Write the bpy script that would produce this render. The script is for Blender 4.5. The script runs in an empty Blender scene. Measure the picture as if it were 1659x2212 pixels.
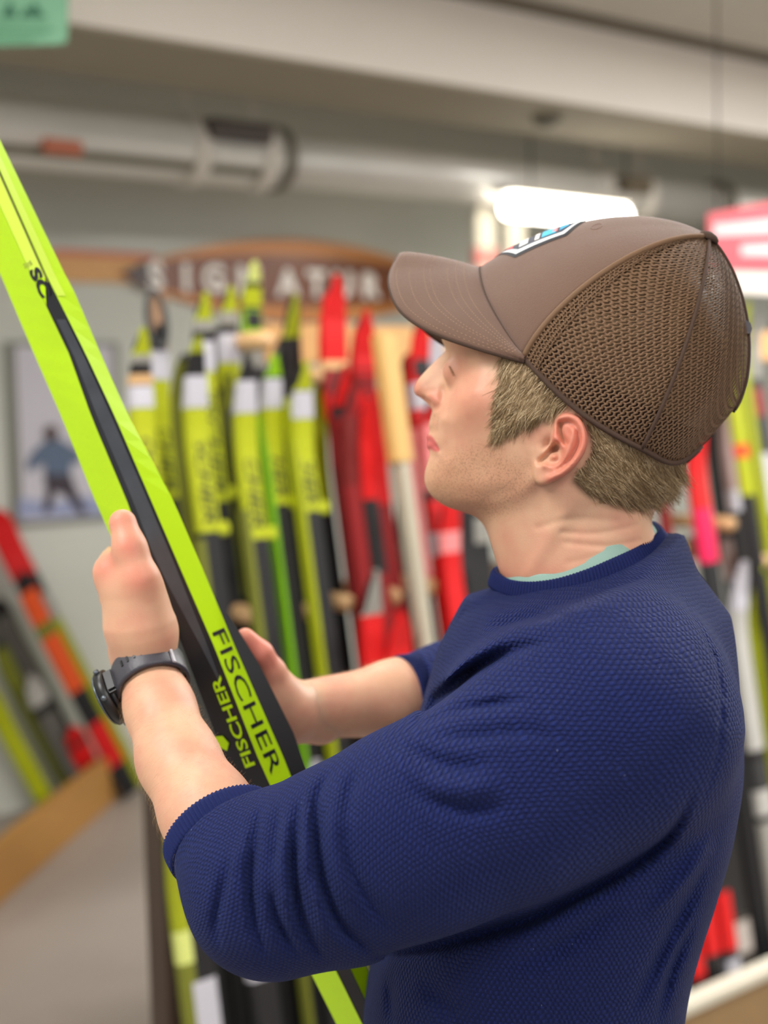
import bpy, bmesh, math, random
import numpy as np
from mathutils import Vector, Matrix
random.seed(7); rng = np.random.default_rng(7)
SC = bpy.context.scene
COL = SC.collection
# ---------------------------------------------------------------- camera
F = 3100.0
CAM = np.array([0.0, 0.0, 1.58])
PITCH = math.radians(4.63); ROLL = math.radians(1.4)
FW = np.array([0, math.cos(PITCH), -math.sin(PITCH)])
_U0 = np.array([0, math.sin(PITCH), math.cos(PITCH)]); _R0 = np.array([1.0, 0, 0])
RT = math.cos(ROLL)*_R0 - math.sin(ROLL)*_U0
UP = math.sin(ROLL)*_R0 + math.cos(ROLL)*_U0
cam_d = bpy.data.cameras.new('camera'); cam = bpy.data.objects.new('camera', cam_d); COL.objects.link(cam)
M = Matrix.Identity(4)
for i in range(3):
    M[i][0] = RT[i]; M[i][1] = UP[i]; M[i][2] = -FW[i]; M[i][3] = CAM[i]
cam.matrix_world = M
cam_d.sensor_fit = 'VERTICAL'; cam_d.sensor_height = 36.0; cam_d.lens = F/2212*36.0
cam_d.clip_start = 0.05; cam_d.clip_end = 60
cam_d.dof.use_dof = True; cam_d.dof.focus_distance = 1.01; cam_d.dof.aperture_fstop = 3.7
SC.camera = cam
# ---------------------------------------------------------------- world, exposure
W = bpy.data.worlds.new('world'); SC.world = W; W.use_nodes = True
W.node_tree.nodes['Background'].inputs[0].default_value = (0.93, 0.95, 1.0, 1)
W.node_tree.nodes['Background'].inputs[1].default_value = 0.45
SC.view_settings.view_transform = 'Standard'; SC.view_settings.look = 'None'
SC.view_settings.gamma = 1.0; SC.view_settings.use_curve_mapping = False
SC.view_settings.exposure = 0.45
# shop lights on the ceiling (area lights sit in fixtures built below; last two added to brighten the back wall): x, y, z, size x, size y, rotation, watts
LIGHTS = [(-1.3, 0.45, 2.86, 1.3, 0.35, 20, 30), (0.9, -0.35, 2.86, 1.3, 0.35, 39, 14),
          (1.35, 2.35, 2.86, 1.3, 0.35, 39, 28), (-0.5, 2.1, 2.86, 1.3, 0.35, 39, 12),
          (3.0, 4.3, 2.86, 1.3, 0.35, 39, 140), (-2.45, 4.3, 2.86, 1.3, 0.35, 39, 210)]
# unseen fill globes added behind the camera to light the beam: x, y, z, watts
FILL_GLOBES = [(-1.1, -1.5, 2.35, 30), (1.9, -0.9, 2.3, 30), (0.2, -2.6, 2.35, 60)]
# ---------------------------------------------------------------- projection helpers (camera-space metres: x right, y down, z depth)
def c3(u, v, d): return np.array([(u-829.5)/F*d, (v-1106)/F*d, d])
def to_world(p):
    p = np.asarray(p, float)
    return CAM + p[..., 0:1]*RT - p[..., 1:2]*UP + p[..., 2:3]*FW
def dir_world(p):
    p = np.asarray(p, float)
    return p[..., 0:1]*RT - p[..., 1:2]*UP + p[..., 2:3]*FW
def ray(u, v): return FW + (u-829.5)/F*RT - (v-1106)/F*UP
def gp(u, v, z=0.0):
    r = ray(u, v); t = (z-CAM[2])/r[2]; return CAM + t*r
def proj(p):
    q = np.asarray(p, float)-CAM; d = q@FW
    return 829.5 + F*(q@RT)/d, 1106 - F*(q@UP)/d
def bis(fn, lo, hi, n=40):
    a = fn(lo)
    for _ in range(n):
        m = (lo+hi)/2
        if (fn(m) > 0) == (a > 0): lo = m
        else: hi = m
    return (lo+hi)/2
# ---------------------------------------------------------------- materials
def lin(c): return tuple(((x/255)/12.92 if x/255 <= .04045 else ((x/255+.055)/1.055)**2.4) for x in c)
MATS = {}
def mat(name, rgb, rough=.6, metal=0, var=0, vscale=20, bump=0, bscale=200, sub=0, emit=0, spec=.5, stretch=None, coat=0, sheen=0):
    if name in MATS: return MATS[name]
    m = bpy.data.materials.new(name); m.use_nodes = True; nt = m.node_tree; b = nt.nodes['Principled BSDF']
    c = lin(rgb) + (1,)
    b.inputs['Base Color'].default_value = c; b.inputs['Roughness'].default_value = rough; b.inputs['Metallic'].default_value = metal
    b.inputs['Specular IOR Level'].default_value = spec
    if coat: b.inputs['Coat Weight'].default_value = coat
    if sheen: b.inputs['Sheen Weight'].default_value = sheen
    if sub:
        b.inputs['Subsurface Weight'].default_value = sub; b.inputs['Subsurface Scale'].default_value = .006
        b.inputs['Subsurface Radius'].default_value = (1, .35, .2)
    if emit:
        b.inputs['Emission Color'].default_value = c; b.inputs['Emission Strength'].default_value = emit
    tc = nt.nodes.new('ShaderNodeTexCoord'); src = tc.outputs['Object']
    if stretch:
        mp = nt.nodes.new('ShaderNodeMapping'); mp.inputs['Scale'].default_value = stretch
        nt.links.new(src, mp.inputs[0]); src = mp.outputs[0]
    if var:
        n = nt.nodes.new('ShaderNodeTexNoise'); n.inputs['Scale'].default_value = vscale; n.inputs['Detail'].default_value = 5
        nt.links.new(src, n.inputs['Vector'])
        r = nt.nodes.new('ShaderNodeMapRange'); r.inputs[3].default_value = 1-var; r.inputs[4].default_value = 1+var
        nt.links.new(n.outputs[0], r.inputs[0])
        mx = nt.nodes.new('ShaderNodeVectorMath'); mx.operation = 'SCALE'; mx.inputs[0].default_value = c[:3]
        nt.links.new(r.outputs[0], mx.inputs['Scale']); nt.links.new(mx.outputs[0], b.inputs['Base Color'])
    if bump:
        n = nt.nodes.new('ShaderNodeTexNoise'); n.inputs['Scale'].default_value = bscale; n.inputs['Detail'].default_value = 3
        nt.links.new(src, n.inputs['Vector'])
        bp = nt.nodes.new('ShaderNodeBump'); bp.inputs['Strength'].default_value = bump; bp.inputs['Distance'].default_value = .001
        nt.links.new(n.outputs[0], bp.inputs['Height']); nt.links.new(bp.outputs[0], b.inputs['Normal'])
    MATS[name] = m; return m
# ---------------------------------------------------------------- objects
def mesh_obj(name, verts, faces, m=None, parent=None, smooth=False):
    me = bpy.data.meshes.new(name)
    me.from_pydata([tuple(map(float, v)) for v in verts], [], [tuple(map(int, f)) for f in faces]); me.update()
    if m is not None: me.materials.append(m)
    if smooth: me.polygons.foreach_set('use_smooth', [True]*len(me.polygons))
    o = bpy.data.objects.new(name, me); COL.objects.link(o)
    if parent is not None: adopt(o, parent)
    return o
def adopt(o, parent):                      # child placed in world coordinates: counter the parent's matrix
    o.parent = parent
    root = parent
    mw = Matrix.Identity(4)
    chain = []
    while root is not None: chain.append(root); root = root.parent
    for r in reversed(chain): mw = mw @ (r.matrix_parent_inverse @ r.matrix_basis)
    o.matrix_parent_inverse = mw.inverted()
def tag(o, label=None, cat=None, group=None, kind=None):
    if label: o['label'] = label
    if cat: o['category'] = cat
    if group: o['group'] = group
    if kind: o['kind'] = kind
    return o
def empty(name, loc, label, cat, group=None):
    o = bpy.data.objects.new(name, None); COL.objects.link(o); o.location = tuple(float(x) for x in loc)
    o.empty_display_size = .05
    return tag(o, label, cat, group)
def boxvf(c, ax, ay, az, hx, hy, hz):
    c = np.array(c, float); v = []
    for i in (-1, 1):
        for j in (-1, 1):
            for k in (-1, 1): v.append(c + i*hx*ax + j*hy*ay + k*hz*az)
    f = [(0, 1, 3, 2), (4, 6, 7, 5), (0, 4, 5, 1), (2, 3, 7, 6), (0, 2, 6, 4), (1, 5, 7, 3)]
    return v, f
X3, Y3, Z3 = np.eye(3)
def bevelled(o, w=.003, seg=2):
    b = bmesh.new(); b.from_mesh(o.data)
    bmesh.ops.recalc_face_normals(b, faces=b.faces)
    bmesh.ops.bevel(b, geom=list(b.edges), offset=w, segments=seg, affect='EDGES', clamp_overlap=True)
    b.to_mesh(o.data); b.free(); return o
def fixn(o):
    b = bmesh.new(); b.from_mesh(o.data); bmesh.ops.recalc_face_normals(b, faces=b.faces); b.to_mesh(o.data); b.free(); return o
def box(name, c, ax, ay, az, sx, sy, sz, m, parent=None, bev=0):
    v, f = boxvf(c, ax, ay, az, sx/2, sy/2, sz/2); o = mesh_obj(name, v, f, m, parent); fixn(o)
    if bev: bevelled(o, bev)
    return o
def tube(name, pts, rad, m, parent=None, n=12, cap=True, flat=None):
    pts = [np.array(p, float) for p in pts]; rad = rad if hasattr(rad, '__len__') else [rad]*len(pts)
    v = []; f = []; prev = None
    for i, p in enumerate(pts):
        t = pts[min(i+1, len(pts)-1)]-pts[max(i-1, 0)]; t /= np.linalg.norm(t)
        if prev is None:
            a = np.cross(t, Z3 if abs(t[2]) < .9 else X3)
        else: a = prev - (prev@t)*t
        a /= np.linalg.norm(a); b = np.cross(t, a); prev = a
        for k in range(n):
            w = 2*math.pi*k/n; v.append(p+rad[i]*(math.cos(w)*a+math.sin(w)*b))
    for i in range(len(pts)-1):
        for k in range(n): f.append((i*n+k, i*n+(k+1) % n, (i+1)*n+(k+1) % n, (i+1)*n+k))
    if cap: f.append(tuple(range(n))[::-1]); f.append(tuple((len(pts)-1)*n+k for k in range(n)))
    return mesh_obj(name, v, f, m, parent, True)
def loft(name, rings, m, parent=None, smooth=False, cap=True):
    n = len(rings[0]); v = [p for r in rings for p in r]; f = []
    for i in range(len(rings)-1):
        for k in range(n): f.append((i*n+k, i*n+(k+1) % n, (i+1)*n+(k+1) % n, (i+1)*n+k))
    if cap: f.append(tuple(range(n))[::-1]); f.append(tuple((len(rings)-1)*n+k for k in range(n)))
    o = mesh_obj(name, v, f, m, parent, smooth); fixn(o); return o
def prism(name, outline, c, ax, ay, an, th, m, parent=None):   # outline (a, b) in the plane ax, ay, extruded th along an
    c = np.array(c, float); n = len(outline)
    v = [c+a*ax+b*ay for a, b in outline] + [c+a*ax+b*ay+th*an for a, b in outline]
    f = [tuple(range(n))[::-1], tuple(range(n, 2*n))] + [(i, (i+1) % n, n+(i+1) % n, n+i) for i in range(n)]
    o = mesh_obj(name, v, f, m, parent); fixn(o); return o
def text(name, s, c, ax, ay, h, m, parent, th=.0004, w=None, shear=0, an=None, bold=.012):  # centred text, cap height h, in the plane ax (reading) / ay (up)
    cu = bpy.data.curves.new('t', 'FONT'); cu.body = s; cu.align_x = 'CENTER'; cu.align_y = 'CENTER'; cu.size = 1; cu.resolution_u = 3; cu.shear = shear; cu.offset = bold
    o = bpy.data.objects.new('t', cu); COL.objects.link(o)
    me = bpy.data.meshes.new_from_object(o.evaluated_get(bpy.context.evaluated_depsgraph_get()))
    bpy.data.objects.remove(o); bpy.data.curves.remove(cu)
    vs = np.array([v.co[:] for v in me.vertices]); fs = [tuple(p.vertices) for p in me.polygons]
    bpy.data.meshes.remove(me)
    lo, hi = vs.min(0), vs.max(0); mid = (lo+hi)/2; sy = h/(hi[1]-lo[1]); sx = sy if w is None else w/(hi[0]-lo[0])
    an_ = np.cross(ax, ay) if an is None else an
    V = [np.array(c)+(p[0]-mid[0])*sx*ax+(p[1]-mid[1])*sy*ay+th*an_ for p in vs]
    return mesh_obj(name, V, fs, m, parent)
# ================================================================ SETTING
A1 = math.radians(50.6)
D1 = np.array([math.sin(A1), math.cos(A1), 0]); NN = np.array([math.cos(A1), -math.sin(A1), 0])   # along the walls, and out of them
WP = gp(284, 1699)                                       # foot of the back wall
def wall_hit(u, v, off=0.0):
    r = ray(u, v); p0 = WP+NN*off; t = ((p0-CAM)@NN)/(r@NN); return CAM+t*r
m_wall = mat('wall_paint', (202, 204, 194), .85, var=.04, vscale=3, bump=.1, bscale=90)
m_ceil = mat('ceiling_paint', (216, 214, 204), .9, var=.03, vscale=4)
m_beam = mat('beam_paint', (250, 244, 234), .8, var=.03, vscale=4)
m_floor = mat('floor_vinyl', (166, 155, 146), .55, var=.08, vscale=6, bump=.1, bscale=60)
m_wood = mat('pine_board', (186, 136, 70), .55, var=.15, vscale=6, bump=.15, bscale=60, stretch=(1, 1, 8))
m_wood2 = mat('pale_rail', (205, 200, 182), .6, var=.08)
m_dark = mat('dark_metal', (58, 50, 42), .5, var=.1)
def struct(o): o['kind'] = 'structure'; return o
o = struct(box('floor', (1.0, 3.5, -.05), X3, Y3, Z3, 16, 16, .1, m_floor))
o = struct(box('ceiling', (1.0, 3.5, 2.98), X3, Y3, Z3, 16, 16, .1, m_ceil))
wc = WP+D1*3.0
struct(box('wall_back', wc-NN*.06+Z3*1.465, D1, NN, Z3, 16, .12, 2.93, m_wall))
# side wall behind the left rack, and far right wall
A2 = math.atan2(.17, 1.4); DL = np.array([math.sin(A2), math.cos(A2), 0]); NL = np.array([math.cos(A2), -math.sin(A2), 0])
LB0 = gp(0, 1955); LB1 = gp(284, 1699)
DL = (LB1-LB0)/np.linalg.norm(LB1-LB0); NL = np.array([DL[1], -DL[0], 0])
lw = LB0-NL*.62
struct(box('wall_left', lw+DL*(-1.2)-NL*.06+Z3*1.465, DL, NL, Z3, 5.0, .12, 2.93, m_wall))
rw = WP+D1*9.0
struct(box('wall_right', rw+NN*4-D1*(-.06)+Z3*1.465, NN, D1, Z3, 9, .12, 2.93, m_wall))
# ceiling beam
BP = gp(830, 157, 2.62)
bm = struct(box('trim_1', BP+D1*1.5-NN*.25+Z3*.155, D1, NN, Z3, 14, .5, .31, m_beam))
struct(box('gap_shade_strip', BP+D1*1.5+NN*.03+Z3*.298, D1, NN, Z3, 14, .06, .03, mat('gap_shade_tone', (120, 112, 98), .8)))  # dark strip painted in place of the shaded gap above the beam face
struct(box('beam_shade_panel', BP+D1*1.5-NN*.252+Z3*(-.006), D1, NN, Z3, 14, .49, .012, mat('soffit_shade_olive', (158, 150, 132), .85, var=.04, vscale=3)))  # panel added under the beam, its shade put into the darker colour
# smoke detector on the beam's underside
pd = gp(1180, 252, 2.607)
sd = empty('smoke_detector', pd, 'small round grey smoke detector on the underside of the ceiling beam', 'smoke detector')
tube('base', [pd, pd-Z3*.02], .055, mat('grey_plastic', (120, 116, 100), .6), sd, 20)
tube('dome', [pd-Z3*.02, pd-Z3*.035, pd-Z3*.042], [.045, .035, .012], mat('grey_plastic2', (105, 100, 88), .6), sd, 20)
# duct
m_duct = mat('duct_metal', (228, 225, 216), .35, metal=.3, var=.05, vscale=5)
def duct_at(u, v): return wall_hit(u, v, .75)
p = duct_at(600, 345); zc = p[2]
def duct_t(u): return bis(lambda t: proj(WP+NN*.75+D1*t+Z3*zc)[0]-u, -6, 12)
def DP(u): return WP+NN*.75+D1*duct_t(u)+Z3*zc
du = empty('ventilation_duct', DP(600), 'long round pale metal duct running below the ceiling along the back wall', 'duct')
p0, p1, p2_ = DP(600)-D1*4.5, DP(592), DP(600)+D1*7
RD = .105
tube('duct_section', [p0, p1], RD*1.08, m_duct, du, 32)
tube('duct_section', [p1, DP(1545)], RD*.9, m_duct, du, 32)
tube('duct_section', [DP(1545), p2_], RD*.86, m_duct, du, 32)
for u in (592, 1545):
    tube('joint_ring', [DP(u)-D1*.02, DP(u)+D1*.02], RD*1.14, mat('joint_metal', (110, 104, 90), .5, .3), du, 32)
m_br = mat('white_bracket', (215, 208, 196), .5)
for u in (405, 550, 1285, 1380):
    tube('bracket', [DP(u)-D1*.03, DP(u)+D1*.03], RD*(1.2 if u < 600 else 1.05), m_br, du, 32)
    c = DP(u)+Z3*.2; box('hanger', c, D1, NN, Z3, .03, .004, max(.05, 2.93-zc-.08), m_br, du)
c = DP(478)
box('air_grille', c+NN*.11+Z3*.06, D1, NN, Z3, .26, .07, .07, mat('grille_dark', (72, 62, 55), .6), du, .004)
c = DP(1333); box('air_grille', c+NN*.1+Z3*.03, D1, NN, Z3, .2, .05, .07, mat('grille_olive', (110, 98, 78), .6), du, .004)
# a thinner pipe below
c0 = wall_hit(120, 318, .8)
tube('pipe', [c0-D1*3, wall_hit(580, 362, .8)], .05, mat('pipe_dull', (120, 116, 98), .6), du, 20)
box('orange_tag', wall_hit(135, 318, .86), D1, NN, Z3, .14, .02, .05, mat('orange_tag', (190, 110, 80), .6), du, .004)
# fluorescent lamp hanging in front of the back wall
def lamp_fix(cc, dx, ln, w, zc, drop, name, label, strength, power=0, parentless=True):
    pass
q0 = wall_hit(1092, 444, .9); q1 = wall_hit(1345, 470, .9)
lf = empty('ceiling_lamp', (q0+q1)/2, 'bright white fluorescent tube lamp hanging above the cap near the back wall', 'lamp')
axl = (q1-q0)/np.linalg.norm(q1-q0); q1x = q1
tube('tube', [q0, q0+axl*.02, q1x], [.025, .052, .052], mat('lamp_glow', (255, 250, 238), .5, emit=9), lf, 16)
box('housing', (q0+q1x)/2+Z3*.065, axl, NN, Z3, np.linalg.norm(q1-q0)+.04, .12, .03, m_br, lf, .004)
for t in (.15, .75):
    c = q0+axl*t; tube('suspension_rod', [c+Z3*.07, np.array([c[0], c[1], 2.93])], .004, m_dark, lf, 8)
# ceiling light fixtures that carry the area lights
for i, (x, y, z, sx, sy, rot, pw) in enumerate(LIGHTS):
    ld = bpy.data.lights.new('ceiling_light', 'AREA'); ld.shape = 'RECTANGLE'; ld.size = sx; ld.size_y = sy; ld.energy = pw; ld.color = (1.0, .985, .965)
    a = math.radians(rot); ax = np.array([math.cos(a), math.sin(a), 0]); ay = np.array([-math.sin(a), math.cos(a), 0])
    fx = empty('ceiling_fixture', (x, y, z+.03), ['rectangular ceiling light fixture at left above the man', 'rectangular ceiling light fixture behind the camera', 'rectangular ceiling light fixture behind the man over the ski rack', 'rectangular ceiling light fixture in front of the ski rack at left', 'unseen ceiling light fixture added far right to brighten the back wall', 'unseen ceiling light fixture added above the left ski stand to brighten the back wall'][i], 'lamp')
    lo = bpy.data.objects.new('light', ld); COL.objects.link(lo); lo.location = (x, y, z-.012); lo.rotation_euler = (0, 0, a); adopt(lo, fx)
    box('diffuser', (x, y, z), ax, ay, Z3, sx, sy, .01, mat('diffuser_glow', (255, 251, 246), .5, emit=4.5), fx)
    box('housing', (x, y, z+.035), ax, ay, Z3, sx+.06, sy+.06, .055, m_br, fx, .004)
    if z < 2.8:
        for t in (-.5, .5): tube('suspension_rod', [np.array([x, y, z+.05])+ax*t, np.array([x, y, 2.93])+ax*t], .004, m_dark, fx, 8)
for i, (x, y, z, pw) in enumerate(FILL_GLOBES):
    gl = empty('fill_globe', (x, y, z), ['unseen white fill globe added behind the camera at left', 'unseen white fill globe added behind the camera at right', 'unseen white fill globe added farthest behind the camera'][i], 'lamp')
    ld = bpy.data.lights.new('fill_light', 'POINT'); ld.shadow_soft_size = .14; ld.energy = pw; ld.color = (1.0, .985, .965)
    lo = bpy.data.objects.new('light', ld); COL.objects.link(lo); lo.location = (x, y, z); adopt(lo, gl)
    rr_ = [(.12*math.cos(a), .12*math.sin(a)) for a in np.linspace(-1.5, 1.5, 12)]
    tube('globe', [np.array([x, y, z+b]) for a, b in rr_], [a for a, b in rr_], mat('fill_glow', (255, 248, 236), .5, emit=3), gl, 24)
    tube('fill_rod', [np.array([x, y, z+.15]), np.array([x, y, 2.93])], .006, m_dark, gl, 8)
# ---------------------------------------------------------------- wall pictures and signs
def wframe(u, v, off=.0):
    p = wall_hit(u, v, off); return p
pa, pb = wall_hit(8, 738, .0), wall_hit(250, 742, .0); pc = wall_hit(120, 1130, 0)
pw_ = np.linalg.norm((pb-pa)[:2]); pcx = (pa+pb)/2; ztop = pa[2]; zbot = pc[2]
pcen = np.array([pcx[0], pcx[1], (ztop+zbot)/2]); ph = ztop-zbot
ps = empty('framed_poster', pcen, 'grey framed winter poster of a crouching rider on the back wall', 'poster')
box('frame', pcen+NN*.012, D1, NN, Z3, pw_, .024, ph, mat('poster_frame', (128, 128, 118), .5), ps, .003)
box('print', pcen+NN*.026, D1, NN, Z3, pw_*.86, .004, ph*.95, mat('poster_print', (200, 196, 204), .6, var=.08, vscale=2.5), ps)
def ppx(u, v): return wall_hit(u, v, .03)
def flat(name, pxs, m, parent, off, th=.002):
    pts = [wall_hit(u, v, off) for u, v in pxs]; c = pts[0]
    return prism(name, [((p-c)@D1, (p-c)[2]) for p in pts], c, D1, Z3, NN, th, m, parent)
flat('snow_print', [(40, 1120), (40, 1075), (120, 1085), (190, 1070), (228, 1085), (228, 1112)], mat('snow_blue', (150, 158, 190), .6), ps, .0285)
flat('figure_legs', [(95, 1020), (150, 1020), (165, 1060), (188, 1108), (172, 1112), (140, 1068), (118, 1062), (110, 1105), (92, 1108), (100, 1060)], mat('print_dark', (58, 48, 58), .6), ps, .031)
flat('figure_coat', [(88, 960), (100, 950), (128, 948), (150, 962), (172, 975), (175, 1000), (155, 1000), (150, 1025), (100, 1025), (95, 1000), (62, 1020), (58, 1000), (72, 975)], mat('print_slate', (88, 104, 128), .6), ps, .033)
flat('figure_head', [(94, 935), (100, 920), (118, 918), (126, 932), (122, 950), (104, 955)], mat('print_brown', (84, 66, 66), .6), ps, .035)
# plank of the old ski sticking out to the left behind the sign
qa = wall_hit(70, 582, .0); qb = wall_hit(330, 585, .0)
sk = empty('wooden_plank', (qa+qb)/2, 'old tan wooden ski with red edge hung flat on the wall left of the sign', 'ski')
L_ = np.linalg.norm((qb-qa)[:2]); cc = (qa+qb)/2
prism('board', [(-L_/2, -.035), (-L_/2+.05, -.05), (L_/2, -.045), (L_/2, .05), (-L_/2+.05, .05), (-L_/2, .035)], cc, D1, Z3, NN, .02, mat('tan_ski', (214, 160, 96), .5, var=.1), sk)
prism('edge_stripe', [(-L_/2+.02, .05), (L_/2, .05), (L_/2, .075), (-L_/2+.1, .075)], cc, D1, Z3, NN, .018, mat('faded_red', (205, 120, 95), .6), sk)
# SIGNATURE sign
su0, su1 = 248, 985
s0 = wall_hit(su0, 592, .0); s1 = wall_hit(su1, 622, .0)
sx_ = (s1-s0)/np.linalg.norm(s1-s0); SLn = np.linalg.norm(s1-s0); scn = (s0+s1)/2; sy_ = np.cross(NN, sx_)*-1
sy_ = np.cross(sx_, NN)*-1; sy_ = sy_ if sy_[2] > 0 else -sy_
sg = empty('wooden_sign', scn, 'long leaf-shaped brown wooden sign reading signature in white letters on the back wall', 'sign')
def leaf(L, h, n=24, p=.75):
    top = [(L*(i/n-.5), h/2*(math.sin(math.pi*i/n)**p)) for i in range(n+1)]
    return top + [(a, -b) for a, b in top[::-1][1:-1]]
hs = .36
prism('board', leaf(SLn, hs, p=.85), scn, sx_, sy_, NN, .03, mat('sign_tan', (206, 134, 66), .45, var=.25, vscale=5), sg)
prism('dark_inlay', leaf(SLn*.99, hs*.62, p=.6), scn+NN*.03, sx_, sy_, NN, .006, mat('sign_brown', (122, 66, 32), .4, var=.25, vscale=7), sg)
prism('tip_inlay', [(-SLn/2+.01, 0), (-SLn/2+.12, .055), (-SLn/2+.17, .06), (-SLn/2+.17, -.07), (-SLn/2+.12, -.065)], scn+NN*.036, sx_, sy_, NN, .003, mat('sign_dark', (62, 36, 24), .4), sg)
m_let = mat('white_letter', (250, 244, 236), .5)
for ch, u, v in (('S', 337, 596), ('I', 402, 599), ('G', 462, 601), ('N', 537, 604), ('A', 622, 610), ('T', 684, 612), ('U', 742, 614), ('R', 803, 617), ('E', 868, 620)):
    p = wall_hit(u, v, .04); o = text('letter', ch, p, sx_, sy_, .118, m_let, sg, th=.002, an=NN, bold=.045)
    m_ = o.modifiers.new('thick', 'SOLIDIFY'); m_.thickness = .008
# green hanging sign, upper left
gc = c3(45, 20, 3.4); gw = to_world(gc)
RTh = np.array([RT[0], RT[1], 0]); RTh /= np.linalg.norm(RTh); FWh = np.array([0, 1.0, 0])
gs = empty('hanging_sign', gw, 'mint green hanging sign with dark green mountain shapes at the upper left', 'sign')
def fpx(u, v, d): return to_world(c3(u, v, d))
def frontal(name, pxs, d, th, m, parent):
    pts = [fpx(u, v, d) for u, v in pxs]; n = len(pts); dv = -FW*th
    V = pts+[p+dv for p in pts]
    f = [tuple(range(n))[::-1], tuple(range(n, 2*n))] + [(i, (i+1) % n, n+(i+1) % n, n+i) for i in range(n)]
    return fixn(mesh_obj(name, V, f, m, parent))
frontal('panel', [(-90, -150), (152, -140), (146, 92), (132, 98), (-90, 104)], 3.4, .012, mat('mint', (128, 186, 150), .5), gs)
m_gr = mat('deep_green', (52, 112, 84), .5)
frontal('mountain_mark', [(2, 38), (22, 2), (30, 18), (38, 38)], 3.387, .003, m_gr, gs)
frontal('mountain_mark', [(44, 38), (58, 14), (66, 22), (74, 4), (100, 38)], 3.387, .003, m_gr, gs)
for yy, x0, x1 in ((52, -60, 95), (64, -60, 110), (76, -60, 90), (86, -60, 60)):
    frontal('wave_mark', [(x0, yy), (x0+60, yy-3), (x1-30, yy+1), (x1, yy-2), (x1+12, yy+1), (x1-20, yy+5), (x0+50, yy+2), (x0, yy+4)], 3.387, .003, mat('mid_green', (104, 170, 128), .5), gs)
for u in (-40, 110):
    a = fpx(u, -148, 3.4); tube('cord', [a, np.array([a[0], a[1], 2.93])], .003, m_dark, gs, 6)
# red and white hanging banner at the right
bn = empty('hanging_banner', fpx(1620, 540, 4.2), 'red and white shop banner with pale lettering behind the cap at the right', 'banner')
def rpl(u, v, off=0):    # plane parallel to the walls through the banner
    r = ray(u, v); p0 = fpx(1600, 540, 4.4)+NN*off; t = ((p0-CAM)@NN)/(r@NN); return CAM+t*r
def onplane(name, pxs, off, th, m, parent):
    pts = [rpl(u, v, off) for u, v in pxs]; n = len(pts)
    V = pts+[p+NN*th for p in pts]
    f = [tuple(range(n))[::-1], tuple(range(n, 2*n))] + [(i, (i+1) % n, n+(i+1) % n, n+i) for i in range(n)]
    return fixn(mesh_obj(name, V, f, m, parent))
onplane('panel', [(1528, 462), (1530, 630), (1730, 640), (1730, 425)], 0, .01, mat('banner_white', (222, 214, 204), .6), bn)
onplane('red_field', [(1528, 462), (1530, 582), (1730, 590), (1730, 425)], .011, .003, mat('banner_red', (208, 72, 84), .6), bn)
onplane('white_band', [(1540, 485), (1541, 510), (1730, 500), (1730, 468)], .015, .002, mat('banner_pale', (226, 196, 196), .6), bn)
onplane('white_band', [(1600, 530), (1600, 552), (1730, 552), (1730, 524)], .015, .002, mat('banner_pale', (226, 196, 196), .6), bn)
for u in (1550, 1700):
    a = rpl(u, 450); tube('cord', [a, np.array([a[0], a[1], 2.93])], .003, m_dark, bn, 6)
# ================================================================ SKI RACKS
PAL = dict(yel=(170, 178, 12), yel2=(150, 158, 14), lime=(140, 190, 10), lime2=(118, 176, 14), pale=(206, 214, 120), blk=(28, 27, 28), blk2=(52, 52, 52), olive=(112, 116, 34),
           wht=(186, 184, 192), gry=(150, 148, 140), dgr=(92, 90, 84), red=(206, 14, 16), dred=(132, 20, 22), dred2=(112, 22, 20), brn=(84, 58, 38), org=(226, 84, 30), tan=(214, 172, 120),
           pnk=(236, 140, 140), mag=(220, 20, 80), blu=(36, 92, 176), slv=(176, 174, 168), mauve=(160, 138, 134))
def pm(k): return mat('ski_'+k, PAL[k], .55, spec=.35, var=.06, vscale=14)
RO = gp(1580, 2132, .2); RO[2] = 0
def mk_frame(O, d, n, lean):
    L = Z3-n*lean; L /= np.linalg.norm(L); side = d; fn = np.cross(side, L); fn = fn if fn@n > 0 else -fn
    return dict(O=O, d=d, n=n, L=L, fn=fn)
FM = mk_frame(RO, D1, NN, .17)
FL = mk_frame(WP, D1, NN, .0); FL['L'] = Z3-.46*D1-.05*NN; FL['L'] /= np.linalg.norm(FL['L']); FL['d'] = D1
FL['side'] = D1-(D1@FL['L'])*FL['L']; FL['side'] /= np.linalg.norm(FL['side']); FL['fn'] = np.cross(FL['side'], FL['L']); FL['fn'] *= np.sign(FL['fn']@NN)
def solve_t(fr, off, u, v):
    lo_, hi_ = (-3.0, 1.5) if fr is FL else (-4.0, 8.0)
    def at(t):
        B = fr['O']+fr['d']*t-fr['n']*off+Z3*.03
        s = bis(lambda s: v-proj(B+fr['L']*s)[1], 0, 3.0, 26)
        return proj(B+fr['L']*s)[0]-u
    return bis(at, lo_, hi_, 30)
def ring(c, side, fn, w, th):
    r = min(w, th)*.18
    pts = [(-w/2, -th/2+r), (-w/2+r, -th/2), (w/2-r, -th/2), (w/2, -th/2+r), (w/2, th/2-r), (w/2-r, th/2), (-w/2+r, th/2), (-w/2, th/2-r)]
    return [c+a*side+b*fn for a, b in pts]
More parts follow.
